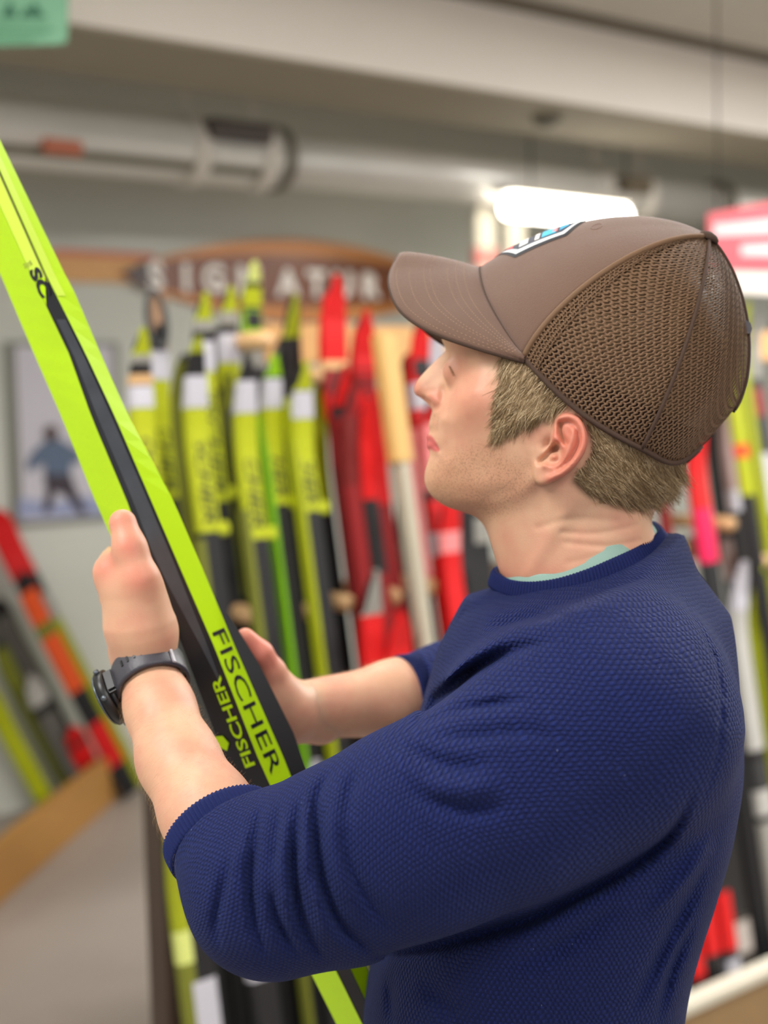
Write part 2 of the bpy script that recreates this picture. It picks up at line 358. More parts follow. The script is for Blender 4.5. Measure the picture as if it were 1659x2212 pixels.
def ski(fr, off, u, v, vtip, bands, label, group='skis in the long rack', width=.044, stripe=None, letters=None, pointy=1, cat='ski', name='ski', hook=False, loop=False, th=.022, vbot=None):
    t = solve_t(fr, off, u, v); B = fr['O']+fr['d']*t-fr['n']*off+Z3*.03; L, sd, fn = fr['L'], fr.get('side', fr['d']), fr['fn']
    sv = lambda vv: bis(lambda s: vv-proj(B+L*s)[1], -.6, 3.2, 30)
    S = sv(vtip); root = empty(name, B, label, cat, group)
    def wd(s):
        k = (S-s)/.10
        w = width*(1 if k > 1 else max(.12, (1-(1-k)**2)**.5)) if pointy else width
        return w
    def cen(s):
        k = max(0, 1-(S-s)/.22); return B+L*s+fn*(.05*k*k)
    def seg(nm, a, b, m, g=0, par=root):
        a, b = min(a, b), max(a, b); n = max(2, int((b-a)/.03)) if b > S-.24 else 2
        return loft(nm, [ring(cen(s), sd, fn, wd(s)+g, th*(.55 if s > S-.1 else 1)+g) for s in np.linspace(a, b, n)], m, par)
    s0 = 0 if vbot is None else max(0, sv(vbot))
    seg('ski_body', s0, S, pm('blk'))
    if loop:
        a = cen(S-.02); pts = [a+fn*.0+L*(.055*math.sin(q))+sd*(.02*math.cos(q))+L*.03 for q in np.linspace(-math.pi/2, 1.5*math.pi, 15)]
        tube('tip_loop', pts, .006, pm('blk2'), root, 8, False)
    names = dict(wht='price_label', tan='binding_strap')
    for (v0, v1, c) in bands:
        a, b = max(s0+.002, sv(v1)), min(S+.001, sv(v0))
        if b-a > .004: seg(names.get(c, 'tip_panel' if v0 <= vtip+5 else 'color_panel'), a, b, pm(c), .0016+(.002 if c in names else 0))
    if stripe:
        for (v0, v1, c, side) in stripe:
            a, b = max(s0+.002, sv(v1)), min(S-.05, sv(v0)); mid = B+L*((a+b)/2)+side*sd*(width/2)
            box('side_stripe', mid, sd, fn, L, .010, th+.004, b-a, pm(c), root)
    if letters:
        v0, v1, col = letters; a, b = sv(v1), sv(v0); mid = B+L*((a+b)/2)+fn*(th/2+.0014)
        text('lettering', 'FISCHER', mid, -L, sd, width*.62, pm(col), root, .0005, (b-a)*.94, shear=.25, an=fn)
    if hook:
        a = sv(hook); box('letter_tail', B+L*(a+.012)+sd*(width*.62)+fn*.002, sd, fn, L, width*.7, th, .026, pm('yel'), root, .004)
    return root
# the rack itself
rk = empty('ski_rack', RO-NN*.15, 'long wooden ski rack with pegs, pale base edge and dark end panel behind the man', 'ski rack')
t0 = solve_t(FM, .1, 395, 2000)-.03; t1 = 5.2; tm = (t0+t1)/2; LEN = t1-t0
box('base_board', RO+D1*tm-NN*.015+Z3*.09, D1, NN, Z3, LEN, .03, .18, mat('brown_base', (140, 112, 72), .6, var=.12), rk, .003)
box('base_edge', RO+D1*tm-NN*.02+Z3*.192, D1, NN, Z3, LEN, .05, .024, m_wood2, rk, .003)  # pale tone paints the lit top edge of the board
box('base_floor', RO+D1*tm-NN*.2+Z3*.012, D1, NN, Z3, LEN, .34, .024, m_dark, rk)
def zat(u, v, off):
    r = ray(u, v); p0 = RO-NN*off; t = ((p0-CAM)@NN)/(r@NN); return (CAM+t*r)
zr = zat(560, 742, .58)[2]; zm = zat(600, 1330, .36)[2]
tu = solve_t(FM, .0, 372, 745)+.42
box('upper_rail', RO+D1*((tu+t1)/2)-NN*.60+Z3*zr, D1, NN, Z3, t1-tu, .03, .085, mat('rail_tan', (212, 164, 104), .55, var=.1), rk, .003)
t2 = t0+.50
box('back_panel', RO+D1*((t2+t1)/2)-NN*.56+Z3*.42, D1, NN, Z3, t1-t2, .02, .8, mat('panel_dark', (44, 42, 40), .7), rk)
box('lower_rail', RO+D1*((t2+t1)/2)-NN*.50+Z3*zm, D1, NN, Z3, t1-t2, .03, .06, mat('rail_brown', (96, 74, 52), .6, var=.1), rk, .003)
m_peg = mat('peg_wood', (218, 176, 126), .5, var=.08)
def peg(u, v, off=.29):
    p = zat(u, v, off); a = p-NN*.2; tube('peg', [a, p, p+NN*.012], [.019, .019, .014], m_peg, rk, 12)
for u, v in ((548, 1330), (655, 1322), (750, 1303), (850, 1288), (935, 1268), (1466, 1186), (1578, 1132), (1650, 1212)): peg(u, v)
for u, v in ((572, 735), (700, 812)): peg(u, v, .40)
# dark end panel + feet
ep = RO+D1*t0
box('end_panel', ep-NN*.21+Z3*.62, D1, NN, Z3, .04, .07, 1.24, mat('end_brown', (66, 50, 40), .5, var=.15), rk, .003)
box('end_brace', ep-NN*.06+Z3*.36, D1, NN, Z3, .04, .20, .06, mat('end_brown', (66, 50, 40)), rk, .003)
ep2 = RO+D1*solve_t(FM, .3, 372, 900)
box('end_post', ep2-NN*.60+Z3*.9, D1, NN, Z3, .03, .03, 1.8, mat('post_brown', (158, 124, 96), .5), rk, .003)
# plank upright between the yellow and the red-white skis
tt = solve_t(FM, .05, 833, 900)
Bp = RO+D1*tt-NN*.05+Z3*.2; ztp = 1.62
top = Bp+FM['L']*bis(lambda s: 722-proj(Bp+FM['L']*s)[1], 0, 3); midp = Bp+FM['L']*bis(lambda s: 1000-proj(Bp+FM['L']*s)[1], 0, 3)
low = Bp+FM['L']*bis(lambda s: 1205-proj(Bp+FM['L']*s)[1], 0, 3)
for a, b, m, nm in ((midp, top, mat('plank_tan', (206, 166, 98), .55, var=.08), 'divider_plank'), (Bp, midp, mat('plank_grey', (176, 168, 148), .6, var=.06), 'divider_post')):
    box(nm, (a+b)/2, D1, FM['fn'], FM['L'], .05 if nm[8] == 'p' and 'plank' in nm else .03, .03, np.linalg.norm(b-a), m, rk, .003)
G1 = 'skis in the long rack'
T = [
 (.06, 297, 860, 722, [(722, 775, 'yel'), (775, 792, 'gry'), (815, 835, 'tan'), (838, 884, 'wht'), (885, 1065, 'yel')], 'leftmost black and yellow ski in the long rack, tan tie above its price label', dict(letters=(890, 1060, 'blk'))),
 (.14, 335, 860, 712, [(765, 826, 'wht'), (826, 1078, 'yel')], 'yellow and black ski with an open dark loop tip, second from the rack left end', dict(letters=(840, 1070, 'blk'), loop=True)),
 (.06, 412, 850, 740, [(740, 772, 'yel2'), (818, 884, 'wht'), (885, 1150, 'yel')], 'yellow lettered ski in front of the olive one, low white label, third cluster from left', dict(letters=(892, 1140, 'blk'), hook=1158, stripe=[(1165, 2600, 'olive', -1)])),
 (.16, 432, 780, 645, [(645, 700, 'yel'), (700, 722, 'gry'), (742, 806, 'wht'), (806, 1085, 'yel')], 'taller yellow tipped ski standing behind the third cluster with high white label', dict(letters=(812, 1075, 'blk'), hook=1080)),
 (.22, 487, 760, 632, [(632, 682, 'yel'), (682, 708, 'gry'), (726, 786, 'wht'), (786, 838, 'yel')], 'ski with round yellow tip and short yellow panel below high white label', dict()),
 (.06, 517, 870, 782, [(830, 896, 'wht'), (897, 1165, 'yel')], 'black tipped ski with yellow lettering left of the bright green edge', dict(letters=(903, 1150, 'blk'), hook=1168, stripe=[(1100, 2600, 'olive', -1)])),
 (.22, 537, 700, 578, [(578, 618, 'pale'), (630, 668, 'yel'), (676, 722, 'lime'), (738, 795, 'gry')], 'tallest lime tipped ski in front of the wooden sign letter n', dict()),
 (.09, 572, 850, 778, [(778, 822, 'lime'), (826, 886, 'wht'), (887, 1090, 'yel')], 'lime tipped ski with yellow lettering and bright green edge running to the floor', dict(letters=(893, 1080, 'blk'), hook=1100, stripe=[(900, 2600, 'lime2', -1)])),
 (.20, 614, 700, 648, [(648, 735, 'yel2')], 'black ski with plain long yellow tip left of the red tips', dict()),
 (.06, 640, 880, 792, [(792, 850, 'yel'), (852, 908, 'wht'), (909, 1105, 'yel')], 'yellow lettered ski with yellow edge stripe beside the black ones', dict(letters=(914, 1095, 'blk'), hook=1112, stripe=[(860, 2600, 'yel2', -1)])),
 (.22, 672, 900, 830, [(842, 1090, 'yel2')], 'dull yellow ski half hidden behind the yellow lettered one near the red skis', dict()),
 (.24, 385, 900, 775, [(790, 1300, 'olive')], 'dark olive ski leaning behind the third cluster', dict()),
 (.26, 462, 900, 720, [(740, 1180, 'brn')], 'dark brown ski between two yellow clusters', dict()),
 (.24, 497, 1050, 815, [(830, 1290, 'olive')], 'thin olive ski left of the black tipped one', dict(width=.03)),
 (.24, 600, 900, 740, [(760, 1000, 'dgr')], 'grey black ski behind the bright green edge', dict()),
 (.20, 660, 1250, 860, [(870, 940, 'blk2')], 'plain black ski right of the yellow edge stripe', dict(width=.06)),
 (.26, 568, 1350, 860, [(1165, 1180, 'mauve')], 'plain black ski with pale strap behind the green edge', dict(width=.06)),
 (.26, 455, 1300, 900, [(905, 940, 'blk2')], 'plain black ski in the gap left of the black tipped one', dict(width=.06)),
 (.12, 708, 700, 608, [(608, 782, 'red'), (782, 800, 'tan'), (800, 850, 'dred'), (850, 908, 'red')], 'tallest ski with a broad bright red tip overlapping the sign', dict(width=.062)),
 (.16, 768, 740, 682, [(682, 815, 'red'), (815, 850, 'dred'), (850, 1070, 'red')], 'second broad red tipped ski just right of the tallest red one', dict(width=.06)),
 (.10, 727, 900, 800, [(800, 882, 'red'), (905, 1010, 'dred'), (1010, 1600, 'dred2')], 'dark red ski below the tallest red tip', dict(width=.05)),
 (.06, 752, 1000, 838, [(838, 905, 'dred'), (905, 1050, 'dred2'), (1050, 1330, 'dred'), (1330, 1800, 'org')], 'dark red ski turning orange near the floor', dict(width=.034)),
 (.07, 784, 1000, 860, [(870, 1080, 'red'), (1240, 1600, 'dred')], 'black ski with red upper half in the middle of the red group', dict(width=.04)),
 (.12, 812, 1000, 845, [(850, 1090, 'red'), (1090, 1320, 'dred'), (1320, 1700, 'red')], 'ski with red panel touching the tan divider plank', dict(width=.042)),
 (.03, 800, 1400, 1235, [(1235, 1330, 'gry'), (1330, 1560, 'red')], 'short grey tipped red ski in front of the red group', dict(width=.05)),
 (.03, 846, 1400, 1330, [(1330, 1620, 'red')], 'short bright red ski beside the sweater sleeve', dict(width=.06)),
 (.16, 858, 850, 775, [(775, 930, 'dred'), (930, 1270, 'pnk')], 'dark red and pink ski right of the tan divider plank', dict(width=.04)),
 (.10, 893, 760, 686, [(686, 830, 'red'), (830, 885, 'wht'), (885, 925, 'red'), (925, 1240, 'pnk'), (1240, 1600, 'red')], 'red tipped ski with white square and pink panel in front of the face', dict(letters=(945, 1230, 'wht'), width=.05)),
 (.18, 922, 760, 722, [(722, 742, 'blu'), (742, 800, 'wht')], 'blue and white tipped ski just in front of the nose', dict(width=.05)),
 (.08, 930, 1000, 850, [(850, 920, 'red'), (920, 1060, 'pnk'), (1080, 1150, 'red'), (1150, 1200, 'wht'), (1200, 1600, 'red')], 'red ski with pale square below the chin', dict(width=.05)),
 (.05, 968, 1200, 1040, [(1040, 1085, 'pnk'), (1085, 1150, 'red'), (1150, 1195, 'pnk'), (1195, 1600, 'red')], 'bright red ski with light band left of the neck', dict(width=.05)),
 (.18, 1000, 1200, 1000, [(1000, 1020, 'blk2')], 'wide black ski left of the neck', dict(width=.07)),
 (.22, 1035, 1200, 1020, [(1120, 1175, 'gry')], 'black ski with grey patch touching the neck outline', dict(width=.06)),
 (.22, 890, 1250, 1000, [(1170, 1300, 'dgr')], 'dark grey ski behind the red and white ones', dict(width=.06)),
 (.22, 1436, 1120, 960, [(960, 1330, 'dred')], 'thin dark red ski right of the neck', dict(width=.03)),
 (.10, 1500, 1000, 870, [(870, 1100, 'red'), (1100, 1215, 'mag')], 'red ski turning magenta right of the collar', dict(width=.062)),
 (.20, 1545, 1000, 840, [(1165, 1250, 'mauve')], 'black ski just right of the magenta one', dict(width=.05)),
 (.14, 1568, 960, 820, [(820, 1060, 'mauve'), (1060, 1105, 'wht')], 'grey mauve ski with white label behind the cap', dict(width=.04)),
 (.06, 1590, 900, 700, [(700, 960, 'yel'), (960, 990, 'org'), (990, 1070, 'yel')], 'yellow ski with orange mark behind the cap back', dict(width=.04)),
 (.12, 1618, 900, 660, [(660, 1220, 'yel2'), (1240, 1900, 'yel')], 'long yellow ski near the right edge of the picture', dict(width=.034)),
 (.16, 1645, 950, 690, [(690, 820, 'gry'), (840, 900, 'dred'), (980, 1110, 'wht')], 'silver and dark red ski at the right edge', dict(width=.045)),
 (.04, 1600, 1400, 1215, [(1215, 1320, 'wht'), (1320, 1620, 'slv'), (1640, 1700, 'blk2'), (1705, 1760, 'slv'), (1775, 2050, 'gry'), (2055, 2105, 'blu')], 'silver ski with black bands and blue foot right of the back', dict(width=.052)),
 (.10, 1655, 1500, 1225, [(1225, 1750, 'yel')], 'yellow ski standing at the far right edge right of the silver one', dict(width=.05)),
 (.05, 1488, 1985, 1232, [(1232, 1330, 'pnk'), (1940, 2110, 'red')], 'red footed black ski nearest the sweater hem', dict(width=.045)),
 (.05, 1528, 1985, 1250, [(1250, 1300, 'mag'), (1930, 2060, 'red')], 'black ski with red lower block in the middle of the red feet', dict(width=.045)),
 (.05, 1566, 1985, 1300, [(1300, 1340, 'gry'), (1925, 2050, 'red'), (2070, 2110, 'wht')], 'black ski with red lower block and white foot left of the blue foot', dict(width=.045)),
 (.02, 395, 2040, 1700, [(1700, 2010, 'yel2'), (2010, 2080, 'pale'), (2080, 2500, 'olive')], 'short yellow green ski by the dark end panel', dict(width=.03)),
 (.02, 437, 2150, 1715, [(2115, 2250, 'wht')], 'short black ski with low white tag by the end panel', dict(width=.05)),
 (.03, 560, 2070, 1730, [(2025, 2112, 'wht')], 'short black ski with white tag under the elbow', dict(width=.055)),
 (.03, 655, 1680, 1640, [(1640, 1690, 'wht')], 'short ski with white tip above the rolled sleeve', dict(width=.03)),
]
for (off, u, v, vt, bands, lab, kw) in T: ski(FM, off, u, v, vt, bands, lab, **kw)
# ------------------------------------------------ left rack
rl = empty('low_ski_stand', LB0, 'low golden wooden base board of the ski stand along the left wall', 'ski stand')
LL = np.linalg.norm(LB1-LB0)
box('base_board', LB0+DL*(LL/2-.47)-NL*.02+Z3*.095, DL, NL, Z3, LL+.91, .04, .19, m_wood, rl, .004)
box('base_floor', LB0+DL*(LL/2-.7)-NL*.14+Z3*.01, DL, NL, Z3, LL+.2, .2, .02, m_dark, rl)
for (off, u, v, vt, bands, lab, kw) in [
 (-0.148, 20, 1180, 1100, [(1100, 1245, 'red'), (1290, 1345, 'gry'), (1345, 1760, 'yel2')], 'ski with a broad bright red tip in the left stand', dict(width=.10)),
 (-0.184, 52, 1270, 1232, [(1275, 1345, 'org'), (1345, 1372, 'olive'), (1372, 1490, 'org'), (1560, 1650, 'red')], 'orange and black ski with red foot in the left stand', dict(width=.075)),
 (-0.190, 6, 1560, 1480, [(1480, 1800, 'yel')], 'short yellow ski at the left picture edge', dict(width=.07)),
 (-0.160, 75, 1500, 1455, [(1455, 1520, 'slv'), (1540, 1720, 'dgr')], 'grey speckled ski with silver tip in the left stand', dict(width=.08)),
 (-0.088, 40, 1400, 1290, [(1330, 1500, 'dgr')], 'black ski between the yellow and orange ones in the left stand', dict(width=.07)),
 (-0.124, 45, 1500, 1380, [(1400, 1750, 'olive')], 'olive ski in the middle of the left stand', dict(width=.06)),
 (-0.160, 165, 1610, 1565, [(1565, 1650, 'red')], 'short red ski at the far end of the left stand', dict(width=.09)),
 (-0.076, -10, 1350, 1250, [(1250, 1600, 'dgr')], 'dark grey ski cut by the left picture edge', dict(width=.07)),
]: ski(FL, off, u, v, vt, bands, lab, 'skis in the left stand', **kw)
# two white display skis standing on the back wall behind the cap
for i, (u, vt, vb) in enumerate(((1047, 442, 572), (1112, 462, 600))):
    a = wall_hit(u, vb, .55); b = wall_hit(u-2, vt, .55)
    r = empty('white_ski', a, ['white display ski with red lower part left of the lamp', 'plain white display ski right below the lamp'][i], 'ski')
    wv = (b-a); Ls = np.linalg.norm(wv)
    loft('ski_body', [ring(a-Z3*.8+wv*0, D1, NN, .1, .03), ring(a+wv*.8, D1, NN, .12, .03), ring(a+wv*.93, D1, NN, .10, .02), ring(b, D1, NN, .03, .01)], mat('white_ski', (214, 208, 190), .6), r)
    if i == 0: box('red_panel', a+wv*.12, D1, NN, wv/Ls, .13, .034, Ls*.3, mat('faded_pink', (206, 128, 118), .6), r)
    box('wall_mount', a-Z3*.6-NN*.28, D1, NN, Z3, .05, .54, .03, m_dark, r)
# ================================================================ HELD SKI
HS = [  # v, x0, x1, x2, x3 (edges seen from the camera: back-left edge, ridge, lower ridge, back-right edge)
 (-50, -288, -226, -190, -163), (305, -122, -62, -30, 0), (600, 5, 72, 101, 143), (631, 18, 87, 117, 160), (765, 75, 151, 184, 217), (900, 134, 199, 247, 277),
 (1080, 206, 275, 325, 373), (1250, 282, 336, 398, 446), (1400, 345, 396, 463, 508), (1637, 438, 484, 556, 612), (1800, 518, 574, 630, 676), (2090, 667, 724, 755, 790), (2212, 728, 784, 812, 844), (2700, 960, 1016, 1044, 1076), (3600, 1380, 1436, 1464, 1496), (4990, 2028, 2084, 2112, 2144)]
DB = 1.175
def hsrow(v):
    A = np.array(HS, float); return [np.interp(v, A[:, 0], A[:, i]) for i in (1, 2, 3, 4)]
def hs_pts(v):
    x0, x1, x2, x3 = hsrow(v); k = 1+max(0, (v-1250))*0.00001
    P0 = c3(x0, v, DB+.034); P1 = c3(x1, v, DB); P2 = c3(x2, v, DB-.003); P3 = c3(x3, v, DB+.010); P4 = P3+(P0-P1)*.97
    return [P0, P1, P2, P3, P4]
root = empty('racing_ski', to_world(c3(2080, 4980, DB)), 'bright yellow and black cross-country ski held upright by the man in both hands', 'ski')
vs = [-50]+list(np.arange(100, 2300, 50))+[2700, 3200, 3600, 4300, 4980]
rings = [to_world(np.array(hs_pts(v))) for v in vs]
# pointed shovel
tipc = rings[0].mean(0); r0 = rings[0]
ax = (rings[0].mean(0)-rings[3].mean(0)); ax /= np.linalg.norm(ax)
pre = [tipc+(r0-tipc)*k+ax*d for k, d in ((.05, .13), (.45, .10), (.8, .05))]
m_blk = mat('carbon_black', (30, 31, 34), .33, var=.5, vscale=30, spec=.5)
m_yl = mat('fluo_yellow', (186, 230, 0), .42, var=.03, vscale=30, spec=.35)
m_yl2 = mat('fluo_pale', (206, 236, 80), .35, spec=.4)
loft('ski_core', pre+rings, m_blk, root)
def strip(name, i, j, v0, v1, m, out=.0006, a=0.0, b=1.0, par=root, av=None, bv=None):
    vv = np.linspace(v0, v1, max(2, int(abs(v1-v0)/40)+1)); V = []; Fc = []
    for q, v in enumerate(vv):
        H = np.array(hs_pts(v)); fa = a if av is None else np.interp(v, *av); fb = b if bv is None else np.interp(v, *bv)
        c = H.mean(0); p, r = H[i]+(H[j]-H[i])*fa, H[i]+(H[j]-H[i])*fb
        n = np.cross(H[j]-H[i], [0.42, .9, 0]); n /= np.linalg.norm(n); n = n if n@((p+r)/2-c) > 0 else -n
        V += [p+n*out, r+n*out]
        if q: Fc.append((2*q-2, 2*q-1, 2*q+1, 2*q))
    o = mesh_obj(name, to_world(np.array(V)), Fc, m, par)
    return o
strip('top_sheet', 0, 1, -50, 1370, m_yl)
strip('top_sheet', 0, 1, 1880, 3600, m_yl)
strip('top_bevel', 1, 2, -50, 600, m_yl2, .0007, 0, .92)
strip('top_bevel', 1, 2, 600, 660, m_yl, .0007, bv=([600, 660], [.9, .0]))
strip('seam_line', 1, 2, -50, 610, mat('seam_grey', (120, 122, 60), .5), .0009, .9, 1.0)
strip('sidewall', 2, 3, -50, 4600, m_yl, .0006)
strip('sidewall_pale_stripe', 2, 3, -50, 640, m_yl2, .0009, .02, .45)  # paler yellow stripe along the upper sidewall
strip('carbon_panel', 1, 2, 690, 1480, mat('carbon_grey', (62, 65, 70), .3, var=.35, vscale=45), .0009, .25, .9, av=([690, 1200, 1480], [.25, .25, .75]), bv=([690, 1200, 1480], [.9, .9, .8]))
def hs_text(name, s, i, j, v0, v1, m, frac=.5, hfrac=.55, flip=False, par=root, bold=.0):
    P0, P1 = np.array(hs_pts(v0)), np.array(hs_pts(v1))
    a = P0[i]+(P0[j]-P0[i])*frac; b = P1[i]+(P1[j]-P1[i])*frac; rd = to_world(b)-to_world(a); ln = np.linalg.norm(rd); rd /= ln
    H = np.array(hs_pts((v0+v1)/2)); acr = dir_world(H[j]-H[i]); w = np.linalg.norm(acr); n = np.cross(acr, rd); n /= np.linalg.norm(n); n = n if n@(-FW) > 0 else -n
    up = np.cross(n, rd); up /= np.linalg.norm(up)
    if up@RT < 0: up = -up
    if flip: rd = -rd; up = -up
    acr_l = abs(acr@up)
    return text(name, s, (to_world(a)+to_world(b))/2+n*.0012, rd, up, acr_l*hfrac, m, par, .0, ln, an=n, bold=bold)
hs_text('side_lettering', 'FISCHER', 2, 3, 1362, 1668, m_blk, .5, .62)
hs_text('top_lettering', 'FISCHER', 1, 2, 1462, 1655, m_yl, .68, .36, flip=True, bold=.02)
hs_text('emblem', 'SC', 1, 2, 580, 640, m_blk, .35, .95, bold=.05)
hs_text('size_mark', '202', 1, 2, 566, 576, mat('seam_grey', (120, 122, 60)), .1, .7)
# small yellow logo marks on the black mid part
for (pl) in ([(462, 1592), (480, 1590), (494, 1606), (490, 1622), (474, 1614)], [(398, 1456), (404, 1466), (404, 1488), (397, 1492)], [(440, 1582), (456, 1600), (462, 1620), (452, 1622)], [(380, 1352), (386, 1362), (384, 1372), (377, 1366)]):
    pts = [to_world(c3(u, v, DB-.0045)) for u, v in pl]; n = len(pts); V = pts+[p+FW*.002 for p in pts]
    fixn(mesh_obj('logo_mark', V, [tuple(range(n))[::-1], tuple(range(n, 2*n))]+[(i, (i+1) % n, n+(i+1) % n, n+i) for i in range(n)], m_yl, root))
# binding plate on the far side of the mid part
bpv = [1290, 1340, 1450, 1600, 1700, 1760]; bw = [3, 16, 34, 42, 36, 4]
rr = []
for v, w in zip(bpv, bw):
    H = np.array(hs_pts(v)); e = (H[3]-H[2]); e = np.array([1.0, -.45, .1]); e /= np.linalg.norm(e); k = w/2640
    rr.append(to_world(np.array([H[3]-e*.004+[0, 0, .0], H[3]+e*k, H[3]+e*k+(H[4]-H[3])*.8, H[3]-e*.004+(H[4]-H[3])*.8])))
loft('binding_plate', rr, mat('plate_black', (24, 25, 28), .4), root)
# ================================================================ PERSON
# implicit surfaces sampled on a grid and meshed with surface nets
def smin(a, b, k):
    h = np.clip(.5+.5*(b-a)/k, 0, 1); return b+(a-b)*h-k*h*(1-h)
def smax(a, b, k): return -smin(-a, -b, k)
def cone(P, a, b, ra, rb):
    a = np.asarray(a, np.float32); b = np.asarray(b, np.float32); ba = b-a; h = np.clip(((P-a)@ba)/(ba@ba), 0, 1)
    return np.sqrt((((P-a)-h[..., None]*ba)**2).sum(-1)) - (ra+(rb-ra)*h)
def ellip(P, c, rx, ry, rz):
    q = (P-np.asarray(c, np.float32)); k0 = np.sqrt((q[..., 0]/rx)**2+(q[..., 1]/ry)**2+(q[..., 2]/rz)**2); return (k0-1)*min(rx, ry, rz)
def surface_nets(f, lo, h):
    s = f < 0; nx, ny, nz = f.shape
    cnt = np.zeros((nx-1, ny-1, nz-1), np.uint8)
    for i in (0, 1):
        for j in (0, 1):
            for k in (0, 1): cnt += s[i:nx-1+i, j:ny-1+j, k:nz-1+k]
    act = np.argwhere((cnt > 0) & (cnt < 8))
    idx = -np.ones(cnt.shape, np.int32); idx[act[:, 0], act[:, 1], act[:, 2]] = np.arange(len(act))
    acc = np.zeros((len(act), 3)); n = np.zeros(len(act))
    cs = [(i, j, k) for i in (0, 1) for j in (0, 1) for k in (0, 1)]
    val = {c: f[act[:, 0]+c[0], act[:, 1]+c[1], act[:, 2]+c[2]].astype(float) for c in cs}
    for c in cs:
        for ax in range(3):
            if c[ax] == 0:
                d = list(c); d[ax] = 1; d = tuple(d); va, vb = val[c], val[d]; m = (va < 0) != (vb < 0)
                t = np.where(m, va/np.where(m, va-vb, 1), 0); p = np.tile(np.array(c, float), (len(act), 1)); p[:, ax] += t
                acc[m] += p[m]; n[m] += 1
    V = np.array(lo)+h*(act+acc/n[:, None])
    F_ = []
    for ax in range(3):
        a1, a2 = (ax+1) % 3, (ax+2) % 3
        sl0 = [slice(None)]*3; sl1 = [slice(None)]*3; sl0[ax] = slice(0, -1); sl1[ax] = slice(1, None)
        ch = s[tuple(sl0)] != s[tuple(sl1)]; e = np.argwhere(ch)
        e = e[(e[:, a1] > 0) & (e[:, a2] > 0) & (e[:, a1] < f.shape[a1]-1) & (e[:, a2] < f.shape[a2]-1)]
        ins = s[e[:, 0], e[:, 1], e[:, 2]]
        def g(d1, d2):
            q = e.copy(); q[:, a1] -= d1; q[:, a2] -= d2; return idx[q[:, 0], q[:, 1], q[:, 2]]
        Q = np.stack([g(1, 1), g(0, 1), g(0, 0), g(1, 0)], 1); Q[~ins] = Q[~ins][:, ::-1]; F_.append(Q)
    Fc = np.concatenate(F_); Fc = Fc[(Fc >= 0).all(1)]
    return V, Fc
class Vol:
    def __init__(s, lo, hi, h):
        s.lo = np.array(lo, float); s.h = h; s.n = (np.ceil((np.array(hi)-s.lo)/h)+1).astype(int)
        s.ax = [(s.lo[i]+h*np.arange(s.n[i])).astype(np.float32) for i in range(3)]; s.f = np.full(s.n, 1.0, np.float32)
    def sub(s, lo, hi):
        a = np.clip(np.floor((np.array(lo)-s.lo)/s.h).astype(int), 0, s.n-1); b = np.clip(np.ceil((np.array(hi)-s.lo)/s.h).astype(int)+1, 1, s.n)
        sl = tuple(slice(a[i], b[i]) for i in range(3)); P = np.stack(np.meshgrid(*[s.ax[i][sl[i]] for i in range(3)], indexing='ij'), -1); return sl, P
    def add(s, fn, lo, hi, k):
        sl, P = s.sub(np.array(lo)-k*1.5, np.array(hi)+k*1.5)
        if P.size: s.f[sl] = smin(s.f[sl], fn(P), k)
    def cone(s, a, b, ra, rb, k=.01):
        r = max(ra, rb); s.add(lambda P: cone(P, a, b, ra, rb), np.minimum(a, b)-r, np.maximum(a, b)+r, k)
    def mesh(s): return surface_nets(s.f, s.lo, s.h)
def fastmesh(name, V, Fq, m, parent=None, smooth=True):
    me = bpy.data.meshes.new(name); me.vertices.add(len(V)); me.vertices.foreach_set('co', np.asarray(V, np.float32).ravel())
    me.loops.add(Fq.size); me.loops.foreach_set('vertex_index', Fq.ravel().astype(np.int32))
    me.polygons.add(len(Fq)); me.polygons.foreach_set('loop_start', np.arange(0, Fq.size, Fq.shape[1], dtype=np.int32)); me.polygons.foreach_set('loop_total', np.full(len(Fq), Fq.shape[1], np.int32))
    me.polygons.foreach_set('use_smooth', np.ones(len(Fq), bool))
    me.update(calc_edges=True); me.validate()
    if m: me.materials.append(m)
    o = bpy.data.objects.new(name, me); COL.objects.link(o)
    if parent is not None: adopt(o, parent)
    return o
def relax(V, Fq, it=2, lam=.5):
    E = np.concatenate([Fq[:, [0, 1]], Fq[:, [1, 2]], Fq[:, [2, 3]], Fq[:, [3, 0]]]); n = len(V)
    d = np.bincount(E.ravel(), minlength=n)[:, None].astype(float)
    for _ in range(it):
        acc = np.stack([np.bincount(E[:, 0], V[E[:, 1], i], n)+np.bincount(E[:, 1], V[E[:, 0], i], n) for i in range(3)], 1)
        V = V+lam*(acc/np.maximum(d, 1)-V)
    return V
def vnormals(V, Fq):
    a = V[Fq[:, 2]]-V[Fq[:, 0]]; b = V[Fq[:, 3]]-V[Fq[:, 1]]; n = np.cross(a, b); N = np.stack([sum(np.bincount(Fq[:, j], n[:, i], len(V)) for j in range(4)) for i in range(3)], 1)
    return N/np.maximum(np.linalg.norm(N, axis=1), 1e-12)[:, None]
def attr(o, name, arr):
    arr = np.asarray(arr, np.float32)
    if arr.ndim == 1: a = o.data.attributes.new(name, 'FLOAT', 'POINT'); a.data.foreach_set('value', arr)
    else: a = o.data.attributes.new(name, 'FLOAT_VECTOR', 'POINT'); a.data.foreach_set('vector', arr.ravel())
def cat_rom(P, n=6, closed=True):
    P = np.array(P, float); out = []; N = len(P)
    rng_ = range(N if closed else N-1)
    for i in rng_:
        p0, p1, p2, p3 = (P[(i-1) % N], P[i], P[(i+1) % N], P[(i+2) % N]) if closed else (P[max(i-1, 0)], P[i], P[i+1], P[min(i+2, N-1)])
        for t in np.arange(n)/n: out.append(.5*((2*p1)+(-p0+p2)*t+(2*p0-5*p1+4*p2-p3)*t*t+(-p0+3*p1-3*p2+p3)*t**3))
    if not closed: out.append(P[-1])
    return np.array(out)
